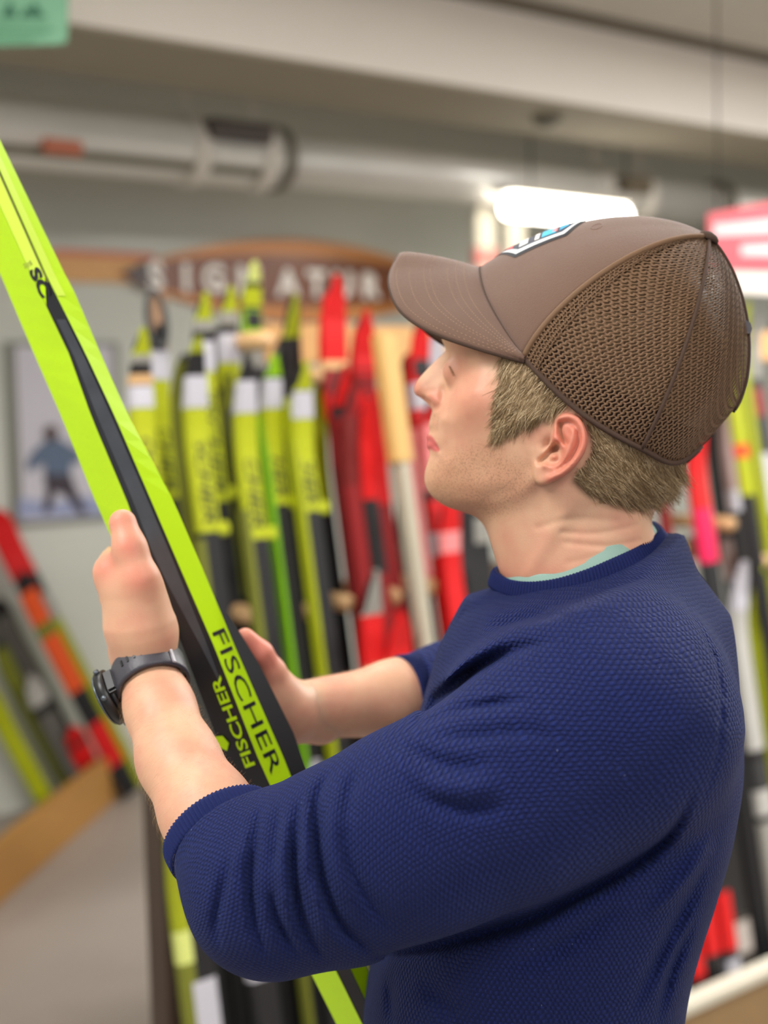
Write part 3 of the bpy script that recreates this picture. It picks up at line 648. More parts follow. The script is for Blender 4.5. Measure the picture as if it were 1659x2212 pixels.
def segdist(X, Y, P, closed=False):
    d = np.full(X.shape, 1e9); n = len(P)
    for i in range(n if closed else n-1):
        a, b = P[i], P[(i+1) % n]; bx, by = b-a; L = bx*bx+by*by+1e-12; h = np.clip(((X-a[0])*bx+(Y-a[1])*by)/L, 0, 1)
        d = np.minimum(d, (X-a[0]-h*bx)**2+(Y-a[1]-h*by)**2)
    return np.sqrt(d)
def inside(X, Y, P):
    c = np.zeros(X.shape, bool); n = len(P)
    for i in range(n):
        (x1, y1), (x2, y2) = P[i], P[(i+1) % n]
        if y1 == y2: continue
        c ^= ((y1 > Y) != (y2 > Y)) & (X < (x2-x1)*(Y-y1)/(y2-y1)+x1)
    return c
def sd2(X, Y, P):            # + inside
    d = segdist(X, Y, P, True); return np.where(inside(X, Y, P), d, -d)
person = empty('person', to_world(c3(1250, 1106, 1.15))*np.array([1, 1, 0]), 'man in navy waffle-knit sweater and brown mesh-back cap holding up a yellow ski', 'person')
# ---------------------------------------------------------------- head frame: s back(+)/face(-), t down, l towards the camera; in mm
TH = math.radians(11); ct, st = math.cos(TH), math.sin(TH); HZ = 1.13
H0 = c3(1250, 900, HZ); SV = np.array([ct, 0, -st]); LV = np.array([-st, 0, -ct]); TV = np.array([0, 1.0, 0])
def loc(u, v, l=0.0):        # image point on the plane l (mm) -> local (s, t) in mm
    u, v, l = np.asarray(u, float), np.asarray(v, float), np.asarray(l, float)/1000
    k = (u-829.5)/F; s = (k*(H0[2]-l*ct)-H0[0]+l*st)/(ct+k*st); z = H0[2]-s*st-l*ct; t = (v-1106)/F*z-H0[1]
    return s*1000, t*1000
def l2c(s, t, l):
    s, t, l = [np.asarray(q, float)[..., None]/1000 for q in (s, t, l)]; return H0+s*SV+t*TV+l*LV
def hw(u, v, l): s, t = loc(u, v, l); return to_world(l2c(s, t, l))
def locs(P, l=0): P = np.array(P, float); return np.stack(loc(P[:, 0], P[:, 1], l), 1)
class RBF:
    def __init__(s, pts, sm=1e-3):
        P = np.array(pts, float); s.X = P[:, :2]; s.v = P[:, 2]; n = len(P); D = np.linalg.norm(s.X[:, None]-s.X[None], axis=2); K = s.phi(D)+np.eye(n)*sm
        A = np.zeros((n+3, n+3)); A[:n, :n] = K; A[:n, n] = 1; A[:n, n+1:] = s.X; A[n, :n] = 1; A[n+1:, :n] = s.X.T
        s.w = np.linalg.solve(A, np.r_[s.v, 0, 0, 0])
    @staticmethod
    def phi(d): return d
    def __call__(s, X, Y):
        r = s.w[-3]+s.w[-2]*X+s.w[-1]*Y
        for (a, b), w in zip(s.X, s.w): r = r+w*s.phi(np.hypot(X-a, Y-b))
        return r
FACE = [(962, 722), (956, 735), (961, 748), (969, 762), (974, 776), (978, 800), (976, 830), (966, 858), (950, 876), (936, 888), (930, 905), (927, 920), (929, 931), (925, 940), (922.5, 947), (925.5, 953), (923.5, 960), (925, 969), (929, 975), (928.5, 984), (925, 997), (919, 1018), (917.5, 1035), (920, 1050), (929, 1067), (946, 1083), (971, 1097), (1000, 1106), (1040, 1118), (1100, 1128),
        (1180, 1140), (1280, 1145), (1370, 1128), (1400, 1110), (1440, 1078), (1464, 1040), (1478, 990), (1500, 940), (1545, 860), (1562, 760), (1530, 640), (1480, 575), (1400, 536), (1280, 526), (1180, 560), (1090, 640), (1010, 690)]
NOSE = [(972, 752), (966, 757), (955, 766), (932, 788), (910, 812), (899, 827), (894.5, 840), (896, 849), (901, 855), (908, 859), (918, 867), (926, 875), (934, 884), (950, 893), (985, 890), (1010, 860), (1005, 800), (985, 760)]
LIP = 12
fo = locs(cat_rom(FACE, 5)); no = locs(cat_rom(NOSE, 5))
SG = np.arange(-140, 141, 1.2); TG = np.arange(-172, 152, 1.2); LG = np.arange(-96, 97, 1.2)
S2, T2 = np.meshgrid(SG, TG, indexing='ij')
dF = sd2(S2, T2, fo); dN = sd2(S2, T2, no)
WP_ = [(1300, 700, 77), (1400, 700, 76), (1500, 750, 72), (1200, 700, 70), (1100, 710, 60), (1150, 770, 68), (1035, 745, 58), (975, 740, 56), (1300, 850, 77), (1400, 900, 74), (1450, 1000, 68), (1230, 880, 75), (1150, 850, 73), (1080, 840, 70), (1030, 850, 67), (990, 860, 58),
       (1180, 960, 71), (1100, 950, 66), (1050, 950, 60), (1000, 950, 47), (960, 960, 33), (940, 960, 27), (1160, 1030, 63), (1100, 1050, 58), (1040, 1060, 48), (990, 1070, 37), (950, 1060, 27), (935, 1020, 25), (930, 1000, 24), (970, 1010, 36), (1010, 1010, 47),
       (1250, 1000, 70), (1250, 1100, 60), (1350, 1080, 60), (1420, 1080, 55), (1160, 1110, 55), (1060, 1110, 44), (960, 905, 40), (1560, 800, 66), (1300, 540, 62), (1100, 600, 48), (1040, 650, 46), (1200, 600, 60), (940, 900, 26), (975, 800, 52)]
Wm = RBF([(*loc(u, v, l*.8), l) for u, v, l in WP_])(S2, T2); Wm = np.clip(Wm, 12, 80)
RR = RBF([(*loc(u, v, 0), r) for u, v, r in [(965, 740, 42), (975, 800, 40), (940, 900, 20), (925, 950, 15), (925, 1000, 17), (925, 1050, 20), (960, 1095, 20), (1050, 1125, 24), (1250, 1140, 40), (1400, 1100, 50), (1480, 1000, 60), (1560, 760, 70), (1300, 520, 70), (1050, 620, 60), (970, 860, 26), (1200, 850, 60)]], 1e-2)(S2, T2)
RR = np.clip(RR, 10, 75)
NW = RBF([(*loc(u, v, 0), w) for u, v, w in [(966, 760, 9), (935, 790, 9.5), (905, 825, 10), (896, 845, 9), (910, 855, 11), (930, 860, 16), (945, 872, 18.5), (955, 850, 18.5), (950, 820, 14), (965, 800, 14), (1000, 850, 26), (1000, 800, 26), (925, 835, 11.5), (932, 878, 15)]], 1e-2)(S2, T2)
NW = np.clip(NW, 5, 30)
def strokes(L, S, T, l=70):
    tot = np.zeros(S.shape)
    for pl, w, a in L:
        P = locs(cat_rom(pl, 4, False), l) if len(pl) > 1 else locs(pl+pl, l)
        tot += a*np.exp(-(segdist(S, T, P)/(w*.365))**2)
    return tot
# relief given at the near side: polyline in the photograph, width px, height mm
RELIEF = strokes([([(960, 884), (962, 905), (961, 940), (958, 975)], 11, -1.3), ([(990, 830), (982, 880), (979, 940), (974, 990)], 26, 1.2), ([(1000, 860), (1060, 880), (1130, 900)], 34, 2.0), ([(1045, 960), (1040, 1000)], 34, -1.8),
                  ([(985, 1086), (1050, 1092), (1110, 1075), (1150, 1045)], 17, 2.6), ([(1000, 1120), (1080, 1125), (1150, 1105)], 16, -2.0), ([(1005, 770), (1030, 765)], 16, 2.5), ([(1000, 800), (1030, 815)], 22, .6),
                  ([(1070, 790), (1085, 830)], 25, -2.0), ([(1130, 960), (1142, 1010)], 6, -.7), ([(1150, 930), (1150, 960)], 8, -.6), ([(1168, 975), (1160, 1000)], 9, 1.5), ([(1195, 965), (1212, 990)], 15, -7)], S2, T2, 60)
MOUTH = strokes([([(921, 951.5), (936, 957), (946, 966), (954, 974)], 2.6, -1.6), ([(930, 945), (944, 958)], 5, .7), ([(930, 965), (944, 973)], 5, .8), ([(931, 984), (948, 990)], 7, -1.2), ([(957, 974)], 6, -1.2), ([(945, 845), (957, 866), (955, 882)], 4, 0),
                 ([(936, 898), (933, 925)], 7, .0)], S2, T2, 16)
NR = strokes([([(940, 862), (948, 870)], 15, 2.2), ([(957, 842), (961, 862), (957, 884)], 8, -2.2), ([(912, 858), (922, 866), (929, 872)], 3.6, -5.0), ([(922, 845), (938, 846)], 6, -1.0)], S2, T2, 15)
HV = Vol((SG[0], TG[0], LG[0]), (SG[-1]+.01, TG[-1]+.01, LG[-1]+.01), 1.2)
HV.n = np.array([len(SG), len(TG), len(LG)]); HV.ax = [SG.astype(np.float32), TG.astype(np.float32), LG.astype(np.float32)]
LAB = np.abs(LG)[None, None, :].astype(np.float32)
def field(d, W, R, rel):
    e = np.clip(1-d/R, 0, None)[..., None].astype(np.float32); w = (W+rel)[..., None].astype(np.float32)
    k = np.sqrt((LAB/w)**2+e**2); return (k-1)*np.minimum(w, R[..., None].astype(np.float32))*.9
fh = field(dF, Wm, RR, RELIEF+MOUTH)
fn_ = field(dN, NW, np.full(dN.shape, 9.0), NR)
f = smin(fh, fn_, 3.0); del fn_, fh
# eye socket, eyeball and lid
def blob(u, v, l, r): s, t = loc(u, v, l); return np.sqrt((S2-s)[..., None]**2+(T2-t)[..., None]**2+(LAB-l)**2).astype(np.float32)-r
f = smax(f, -blob(964, 797, 30, 9.0), 9.0)
f = smin(f, blob(985, 802, 27.5, 10.4), 8)
# neck
N3 = np.stack(np.broadcast_arrays(S2[..., None], T2[..., None], LG[None, None, :]), -1).astype(np.float32)
def npt(u, v, l=0): s, t = loc(u, v, l); return np.array([s, t, l], np.float32)
def coneE(P, a, b, ra, rb, q):   # narrower sideways
    P = P.copy(); P[..., 2] /= q; a = a.copy(); b = b.copy(); a[2] /= q; b[2] /= q; return cone(P, a, b, ra, rb)
fnk = coneE(N3, npt(1214, 1105), npt(1292, 1330), 61, 64, .93)
scm = cone(N3, npt(1225, 1075, 52), npt(1150, 1290, 22), 9, 8); scm2 = cone(N3, npt(1225, 1075, 52)*[1, 1, -1], npt(1150, 1290, 22)*[1, 1, -1], 9, 8)
fnk = smin(smin(fnk, scm.astype(np.float32), 12), scm2.astype(np.float32), 12)
trap = np.minimum(cone(N3, npt(1345, 1130, 20), npt(1366, 1270, 20), 16, 16), cone(N3, npt(1345, 1130, -20), npt(1366, 1270, -20), 16, 16)); fnk = smin(fnk, trap, 14)
NKR = strokes([([(1215, 1150), (1290, 1152), (1372, 1136)], 6, -.9), ([(1225, 1172), (1310, 1180), (1380, 1168)], 6, -1.0), ([(1160, 1140), (1240, 1120), (1330, 1125)], 7, -.7), ([(1140, 1240), (1190, 1160), (1230, 1100)], 16, 1.2), ([(1230, 1215), (1320, 1195), (1375, 1180)], 7, -.6)], S2, T2, 55)[..., None]
f = smin(f, (fnk-NKR).astype(np.float32), 13.0); del fnk, scm, scm2, trap
# ear
EAR = [(1196, 925), (1199, 905), (1212, 893), (1228, 891), (1246, 898), (1260, 914), (1268, 937), (1269, 955), (1264, 975), (1252, 995), (1238, 1011), (1220, 1026), (1200, 1036), (1184, 1044), (1166, 1047), (1152, 1039), (1147, 1022), (1149, 1005), (1156, 990), (1170, 975), (1186, 955)]
LE = 82
eo = locs(cat_rom(EAR, 4), LE); dE = sd2(S2, T2, eo)
es0 = loc(1150, 990, LE); E = 72+(S2-es0[0])*.30*(1); E = np.clip(E, 69, 87)+RBF([(*loc(1165, 1030, LE), -1), (*loc(1260, 950, LE), 3), (*loc(1225, 895, LE), -1), (*loc(1160, 980, LE), 1)], .1)(S2, T2)*.5
E = E+strokes([([(1197, 945), (1198, 922), (1203, 906), (1216, 899), (1230, 898), (1246, 905), (1257, 920), (1262, 938), (1262, 956), (1256, 975), (1244, 994), (1226, 1012), (1205, 1026), (1185, 1034)], 7.5, 3.0),
               ([(1212, 913), (1228, 912), (1242, 922), (1250, 940), (1248, 962), (1236, 984), (1220, 1002), (1206, 1013)], 5, -3.6),
               ([(1208, 915), (1209, 932), (1217, 950), (1221, 956)], 5.5, -7.5), ([(1222, 925), (1226, 935)], 7, -2),
               ([(1239, 928), (1236, 945), (1229, 965), (1222, 985), (1210, 1000), (1192, 1006), (1176, 1004)], 7, 3.0),
               ([(1199, 962), (1186, 974), (1172, 988), (1164, 994)], 7, -9), ([(1206, 975), (1208, 988), (1200, 998), (1186, 998)], 9, -6), ([(1196, 968)], 9, -8),
               ([(1205, 950), (1215, 962)], 5, 1.5), ([(1175, 962), (1164, 976)], 9, 1.0), ([(1165, 1022), (1178, 1020)], 12, -.6)], S2, T2, LE)
rim = np.clip(dE/5.5, 0, 1); Er = E-3.6*(1-np.sqrt(np.clip(1-(1-rim)**2, 0, 1)))
fe = np.maximum(LAB-Er[..., None].astype(np.float32), (E-10)[..., None].astype(np.float32)-LAB)
fe = smax(fe, (-dE)[..., None].astype(np.float32)+0*LAB, 1.6)
dent = strokes([([(1198, 964), (1186, 976), (1172, 988)], 9, 1), ([(1206, 980), (1198, 996)], 12, 1), ([(1209, 918), (1210, 935), (1218, 950)], 6, 1)], S2, T2, LE)[..., None].astype(np.float32)
dmask = (dE > 1)[..., None]
f = f+np.where(dmask & (LAB > 55), np.clip(dent, 0, 1)*7.0, 0).astype(np.float32)
f = smin(f, fe, 2.6)
HV.f = f
hV, hF = HV.mesh(); hV = relax(hV, hF, 2, .45); hLoc = hV.copy()
# highest surface towards the camera, for hair roots
pos = LG > 0; sub = f[:, :, pos]; first = (sub < 0)[:, :, ::-1].argmax(2); anyin = (sub < 0).any(2); LMAP = np.where(anyin, LG[pos][::-1][first], 0.0)
del f, sub, fe, N3
hC = l2c(hV[:, 0], hV[:, 1], hV[:, 2]).reshape(-1, 3)
# ---------------------------------------------------------------- arms, hands, torso (camera space, metres)
SH = c3(1300, 1560, 1.02); EL = c3(590, 1925, .985); WR = c3(318, 1440, 1.12)
SHR = c3(1150, 1470, 1.30); ELR = c3(985, 1500, 1.34); WRR = c3(622, 1535, 1.25)
BV = Vol(c3(190, 1085, 1.12)-[.0, 0, .30], [c3(1600, 1, 1.15)[0], c3(0, 2500, 1.15)[1], 1.46], .0032)
def C(*a): return c3(*a)
FA = [(C(560, 1925, .985), .036), (C(500, 1845, 1.0), .0365), (C(448, 1755, 1.025), .0325), (C(384, 1640, 1.06), .0288), (C(345, 1530, 1.092), .0252), (WR, .0228)]
BV.cone(SH, FA[0][0], .034, .034, .02)
for (a_, ra_), (b_, rb_) in zip(FA, FA[1:]): BV.cone(a_, b_, ra_, rb_, .012)
BV.cone(SHR, ELR, .036, .036, .02); BV.cone(ELR, C(860, 1512, 1.31), .036, .034, .02); BV.cone(C(860, 1512, 1.31), WRR, .034, .0235, .02)
def torso_params(v):
    V_ = [1180, 1250, 1300, 1350, 1450, 1550, 1650, 1780, 1900, 2000, 2100, 2212, 2600]
    L_ = [1085, 1040, 1012, 985, 935, 905, 885, 862, 838, 815, 796, 783, 780]
    R_ = [1430, 1462, 1492, 1518, 1557, 1574, 1576, 1556, 1522, 1490, 1466, 1453, 1446]
    B_ = [.060, .100, .135, .160, .185, .190, .188, .182, .176, .172, .168, .165, .165]
    return [np.interp(v, V_, q) for q in (L_, R_, B_)]
TZ = 1.15
def torso(P, grow=0.0):
    v = P[..., 1]/TZ*F+1106; L_, R_, B_ = torso_params(v)
    # gentle smoothing of the breakpoints
    for dv in (-30, 30):
        a, b, c = torso_params(v+dv); L_, R_, B_ = L_+a, R_+b, B_+c
    L_, R_, B_ = L_/3, R_/3, B_/3
    cx = ((L_+R_)/2-829.5)/F*TZ; a = (R_-L_)/2/F*TZ+grow; b = B_+grow
    k = (np.abs((P[..., 0]-cx)/a)**2.3+np.abs((P[..., 2]-TZ)/b)**2.3)**(1/2.3)
    return ((k-1)*np.minimum(a, b)).astype(np.float32)
sl, P = BV.sub([-.2, c3(0, 1240, TZ)[1], .9], [.4, 9, 1.46])
BV.f[sl] = smin(BV.f[sl], smax(torso(P, -.034), (c3(0, 1290, TZ)[1]-P[..., 1]).astype(np.float32), .03), .03)
bV, bF = BV.mesh(); bV = relax(bV, bF, 2)
# hands at a finer step
def hand_left():
    h = Vol(c3(195, 1095, 1.12)-[.0, 0, .06], c3(420, 1515, 1.12)+[.05, .01, .12], .00135)
    W_, w2 = WR, C(345, 1530, 1.092)
    h.cone(w2, W_, .0252, .0228, .01)
    TB = C(322, 1365, 1.11)
    MC = [C(243, 1234, 1.112), C(246, 1256, 1.136), C(246, 1284, 1.158), C(256, 1318, 1.176)]
    for i, m in enumerate(MC): h.cone(C(309-4*i, 1405, 1.115+.010*i), m, .0195, (.0125, .0125, .0115, .0105)[i], .014)
    h.cone(C(300, 1345, 1.112), C(288, 1280, 1.108), .0255, .018, .014)
    h.cone(TB, C(302, 1252, 1.098), .0205, .0128, .013)
    h.cone(C(302, 1252, 1.098), C(281, 1186, 1.100), .0127, .0114, .012)
    h.cone(C(281, 1186, 1.100), C(265, 1130, 1.106), .0114, .0107, .010)
    h.cone(C(246, 1242, 1.114), C(300, 1290, 1.110), .0122, .016, .014)
    K = [(C(237, 1210, 1.188), C(284, 1205, 1.240), C(352, 1222, 1.241)), (C(232, 1240, 1.205), C(296, 1240, 1.246), C(372, 1256, 1.244)), (C(248, 1280, 1.214), C(314, 1284, 1.248), C(392, 1296, 1.244)), (C(266, 1322, 1.220), C(332, 1328, 1.248), C(396, 1336, 1.242))]
    for i, (a, b, c) in enumerate(K):
        r = (.0105, .0108, .0102, .009)[i]; h.cone(MC[i], a, r*1.15, r, .004); h.cone(a, b, r, r*.9, .003); h.cone(b, c, r*.9, r*.76, .003)
    sl, P = h.sub(c3(255, 1110, 1.0), c3(290, 1150, 1.2))
    return h
def hand_right():
    h = Vol(c3(480, 1330, 1.25)-[.0, 0, .10], c3(720, 1640, 1.25)+[.03, 0, .06], .0015)
    h.cone(C(700, 1528, 1.27), WRR, .0255, .0235, .01)
    h.cone(C(690, 1560, 1.27), C(630, 1550, 1.25), .02, .02, .01)
    h.cone(WRR, C(594, 1512, 1.235), .0235, .0205, .012)
    MC = [C(588, 1470, 1.238), C(585, 1498, 1.236), C(582, 1528, 1.236), C(580, 1558, 1.238)]
    for i, m in enumerate(MC): h.cone(C(618, 1520+10*i, 1.245), m, .018, .0118, .013)
    h.cone(C(606, 1520, 1.236), C(586, 1452, 1.222), .018, .0125, .012)
    h.cone(C(586, 1452, 1.222), C(562, 1412, 1.212), .0122, .0108, .004)
    h.cone(C(562, 1412, 1.212), C(530, 1378, 1.206), .0108, .0085, .004)
    K = [(C(560, 1440, 1.250), C(515, 1425, 1.246), C(478, 1420, 1.236)), (C(556, 1482, 1.256), C(512, 1472, 1.250), C(474, 1466, 1.238)), (C(560, 1520, 1.256), C(516, 1516, 1.250), C(482, 1512, 1.240)), (C(566, 1560, 1.252), C(528, 1558, 1.248), C(500, 1555, 1.240))]
    for i, (a, b, c) in enumerate(K):
        r = (.0102, .0105, .010, .0088)[i]; h.cone(MC[i], a, r*1.12, r, .004); h.cone(a, b, r, r*.9, .003); h.cone(b, c, r*.9, r*.78, .003)
    return h
lV, lF = hand_left().mesh(); lV = relax(lV, lF, 1); rV, rF = hand_right().mesh(); rV = relax(rV, rF, 1)
# thin the coarse arm where the fine hand covers it
parts = [(hC, hF), (bV, bF), (lV, lF), (rV, rF)]
off = np.cumsum([0]+[len(a) for a, _ in parts]); AV = np.concatenate([a for a, _ in parts]); AF = np.concatenate([q+off[i] for i, (_, q) in enumerate(parts)])
# ---------------------------------------------------------------- skin material driven by colour attributes
def skin_mat():
    m = bpy.data.materials.new('skin'); m.use_nodes = True; nt = m.node_tree; b = nt.nodes['Principled BSDF']; N = nt.nodes.new; Lk = nt.links.new
    b.inputs['Roughness'].default_value = .48; b.inputs['Specular IOR Level'].default_value = .4
    b.inputs['Subsurface Weight'].default_value = .22; b.inputs['Subsurface Radius'].default_value = (1, .32, .16); b.inputs['Subsurface Scale'].default_value = .008
    tc = N('ShaderNodeTexCoord'); a1 = N('ShaderNodeAttribute'); a1.attribute_name = 'red'; a2 = N('ShaderNodeAttribute'); a2.attribute_name = 'beard'; a3 = N('ShaderNodeAttribute'); a3.attribute_name = 'scalp'; a4 = N('ShaderNodeAttribute'); a4.attribute_name = 'lip'
    def mix(c1, c2, fac, sc=1.0):
        x = N('ShaderNodeMix'); x.data_type = 'RGBA'
        if isinstance(c1, tuple): x.inputs[6].default_value = c1
        else: Lk(c1, x.inputs[6])
        x.inputs[7].default_value = c2
        if sc != 1.0:
            q = N('ShaderNodeMath'); q.operation = 'MULTIPLY'; q.inputs[1].default_value = sc; Lk(fac, q.inputs[0]); fac = q.outputs[0]
        Lk(fac, x.inputs[0]); return x.outputs[2]
    n1 = N('ShaderNodeTexNoise'); n1.inputs['Scale'].default_value = 28; n1.inputs['Detail'].default_value = 4; Lk(tc.outputs['Object'], n1.inputs['Vector'])
    n2 = N('ShaderNodeTexNoise'); n2.inputs['Scale'].default_value = 800; n2.inputs['Detail'].default_value = 2; Lk(tc.outputs['Object'], n2.inputs['Vector'])
    r1 = N('ShaderNodeMapRange'); r1.inputs[1].default_value = .42; r1.inputs[2].default_value = .68; Lk(n1.outputs[0], r1.inputs[0])
    c = mix(lin((216, 172, 140))+(1,), lin((208, 146, 122))+(1,), r1.outputs[0], .7)
    c = mix(c, lin((214, 112, 96))+(1,), a1.outputs['Fac'])
    sp = N('ShaderNodeMapRange'); sp.inputs[1].default_value = .5; sp.inputs[2].default_value = .66; Lk(n2.outputs[0], sp.inputs[0])
    bm_ = N('ShaderNodeMath'); bm_.operation = 'MULTIPLY'; Lk(sp.outputs[0], bm_.inputs[0]); Lk(a2.outputs['Fac'], bm_.inputs[1])
    c = mix(c, lin((190, 140, 106))+(1,), a2.outputs['Fac'], .6); c = mix(c, lin((150, 112, 84))+(1,), bm_.outputs[0], .8)
    c = mix(c, lin((122, 98, 68))+(1,), a3.outputs['Fac']); c = mix(c, lin((206, 104, 100))+(1,), a4.outputs['Fac'])
    Lk(c, b.inputs['Base Color'])
    n3 = N('ShaderNodeTexNoise'); n3.inputs['Scale'].default_value = 900; n3.inputs['Detail'].default_value = 3; Lk(tc.outputs['Object'], n3.inputs['Vector'])
    bp = N('ShaderNodeBump'); bp.inputs['Strength'].default_value = .22; bp.inputs['Distance'].default_value = .0006; Lk(n3.outputs[0], bp.inputs['Height']); Lk(bp.outputs[0], b.inputs['Normal'])
    return m
body = fastmesh('body', to_world(AV), AF, skin_mat(), person)
def pxof(Cp): return 829.5+F*Cp[:, 0]/Cp[:, 2], 1106+F*Cp[:, 1]/Cp[:, 2]
U_, V_ = pxof(AV); nH = len(hC)
hs_, ht_, hl_ = hLoc.T
near = hl_ > 0
def gs(u, v, l, r, a=1.0):
    s, t = loc(u, v, l); return a*np.exp(-(((hs_-s)**2+(ht_-t)**2)/(r*r)+((np.abs(hl_)-l)/(r*2.2))**2))
red = np.zeros(len(AV)); beard = np.zeros(len(AV)); scalp = np.zeros(len(AV)); lipa = np.zeros(len(AV))
r_ = gs(900, 842, 0, 9, .55)+gs(940, 862, 15, 9, .5)+gs(1010, 880, 55, 22, .35)+gs(1000, 780, 48, 18, .15)
earm = np.clip((np.abs(hl_)-70)/8, 0, 1)*np.clip(sd2(hs_, ht_, locs(cat_rom(EAR, 3), LE))/3+1, 0, 1); r_ = r_+earm*.62
r_ = r_+np.clip((ht_-loc(0, 1130, 60)[1])/40, 0, 1)*.28
red[:nH] = np.clip(r_, 0, .85)
jaw = locs(cat_rom([(925, 985), (960, 975), (1010, 960), (1060, 960), (1110, 985), (1150, 1010), (1158, 1060), (1110, 1110), (1040, 1135), (1010, 1120), (960, 1105), (915, 1080), (905, 1020)], 3), 45)
beard[:nH] = np.clip(sd2(hs_, ht_, jaw)/14+.35, 0, 1)*.75
mo = locs([(930, 893), (955, 893), (953, 930), (928, 935)], 12); beard[:nH] = np.maximum(beard[:nH], np.clip(sd2(hs_, ht_, mo)/4+.3, 0, .35))
lp = locs(cat_rom([(918, 939), (927, 939), (934, 942), (945, 953), (955, 972), (951, 977), (940, 975), (930, 971), (918, 968)], 4), 12)
lipa[:nH] = np.clip(sd2(hs_, ht_, lp)/1.2+.5, 0, 1)*(hs_ < loc(958, 950, 20)[0])
HAIR1 = [(1092, 762), (1135, 775), (1200, 850), (1262, 900), (1240, 893), (1212, 890), (1196, 904), (1188, 925), (1150, 930), (1120, 944), (1090, 962), (1064, 965), (1056, 948), (1078, 915), (1085, 880), (1072, 850), (1078, 810)]
HAIR2 = [(1262, 895), (1350, 950), (1480, 1000), (1478, 1040), (1440, 1085), (1390, 1112), (1330, 1108), (1280, 1090), (1240, 1060), (1226, 1040), (1254, 1010), (1272, 975), (1274, 940)]
for H_, l in ((HAIR1, 68), (HAIR2, 60)):
    P_ = locs(cat_rom(H_, 3), l); scalp[:nH] = np.maximum(scalp[:nH], np.clip(sd2(hs_, ht_, P_)/8+.0, 0, .85))
back = inside(hs_, ht_, locs([(1092, 755), (1500, 1000), (1640, 900), (1640, 440), (1200, 440), (1050, 600)], 40)) | ((hs_ > loc(1300, 0, 0)[0]) & (ht_ < loc(0, 1090, 0)[1]) & (np.abs(hl_) < 60)); scalp[:nH] = np.where(back, np.maximum(scalp[:nH], .9), scalp[:nH])
scalp[:nH] *= (1-np.clip(earm*3, 0, 1))
# knuckles and thumb joints a little redder
rest = AV[nH:]
for c_, r in ((C(300, 1248, 1.086), .014), (C(228, 1222, 1.1), .014), (C(262, 1125, 1.10), .012), (C(277, 1180, 1.085), .009), (C(535, 1382, 1.20), .02), (C(575, 1430, 1.21), .02)):
    red[nH:] += .55*np.exp(-((rest-c_)**2).sum(1)/r**2)
red[nH:] = np.clip(red[nH:]+.08, 0, .8)
for nme, arr in (('red', red), ('beard', beard), ('scalp', scalp), ('lip', lipa)): attr(body, nme, arr)
# ---------------------------------------------------------------- sweater
def knit_mat(name, rgb, rib=False):
    m = bpy.data.materials.new(name); m.use_nodes = True; nt = m.node_tree; b = nt.nodes['Principled BSDF']; N = nt.nodes.new; Lk = nt.links.new
    b.inputs['Roughness'].default_value = .85; b.inputs['Specular IOR Level'].default_value = .25; b.inputs['Sheen Weight'].default_value = .12; b.inputs['Sheen Tint'].default_value = lin((120, 140, 200))+(1,); b.inputs['Sheen Roughness'].default_value = .5
    tc = N('ShaderNodeTexCoord'); at = N('ShaderNodeAttribute'); at.attribute_name = 'knit'
    sep = N('ShaderNodeSeparateXYZ'); Lk(at.outputs['Vector'], sep.inputs[0])
    nz = N('ShaderNodeTexNoise'); nz.inputs['Scale'].default_value = 60; nz.inputs['Detail'].default_value = 2; Lk(tc.outputs['Object'], nz.inputs['Vector'])
    def mth(op, a, b_=None):
        q = N('ShaderNodeMath'); q.operation = op
        for i, x in enumerate((a, b_)):
            if x is None: continue
            if isinstance(x, (int, float)): q.inputs[i].default_value = x
            else: Lk(x, q.inputs[i])
        return q.outputs[0]
    wob = mth('MULTIPLY', nz.outputs[0], 1.6)
    x = mth('ADD', sep.outputs[0], wob); y = mth('ADD', sep.outputs[1], wob)
    row = mth('FLOOR', y); par = mth('MULTIPLY', row, .5)
    sx = mth('SINE', mth('MULTIPLY', mth('ADD', x, par), 2*math.pi)); sy = mth('ABSOLUTE', mth('SINE', mth('MULTIPLY', y, math.pi)))
    hgt = mth('MULTIPLY', mth('ADD', mth('MULTIPLY', sx, .5), .5), mth('POWER', sy, .6))
    n2 = N('ShaderNodeTexNoise'); n2.inputs['Scale'].default_value = 1100; n2.inputs['Detail'].default_value = 2; Lk(tc.outputs['Object'], n2.inputs['Vector'])
    if rib: hgt = n2.outputs[0]
    else: hgt = mth('ADD', hgt, mth('MULTIPLY', n2.outputs[0], .5))
    bp = N('ShaderNodeBump'); bp.inputs['Strength'].default_value = 1.0 if not rib else .4; bp.inputs['Distance'].default_value = .0016 if not rib else .0005; Lk(hgt, bp.inputs['Height']); Lk(bp.outputs[0], b.inputs['Normal'])
    c = lin(rgb)+(1,); mx = N('ShaderNodeMix'); mx.data_type = 'RGBA'; mx.inputs[6].default_value = tuple(q*.55 for q in c[:3])+(1,); mx.inputs[7].default_value = tuple(min(1, q*1.5) for q in c[:3])+(1,)  # shade between the stitches put into the colour: valleys darker, ridges lighter
    Lk(mth('MULTIPLY', hgt, .8), mx.inputs[0])
    # pale lint
    n4 = N('ShaderNodeTexNoise'); n4.inputs['Scale'].default_value = 260; n4.inputs['Detail'].default_value = 1; Lk(tc.outputs['Object'], n4.inputs['Vector'])
    rr = N('ShaderNodeMapRange'); rr.inputs[1].default_value = .80; rr.inputs[2].default_value = .84; Lk(n4.outputs[0], rr.inputs[0])
    m2 = N('ShaderNodeMix'); m2.data_type = 'RGBA'; Lk(rr.outputs[0], m2.inputs[0]); Lk(mx.outputs[2], m2.inputs[6]); m2.inputs[7].default_value = lin((120, 130, 175))+(1,)
    Lk(m2.outputs[2], b.inputs['Base Color'])
    return m
NAVY = (18, 30, 82)
m_knit = knit_mat('navy_waffle_knit', NAVY); m_rib = knit_mat('navy_rib_knit', NAVY, True)
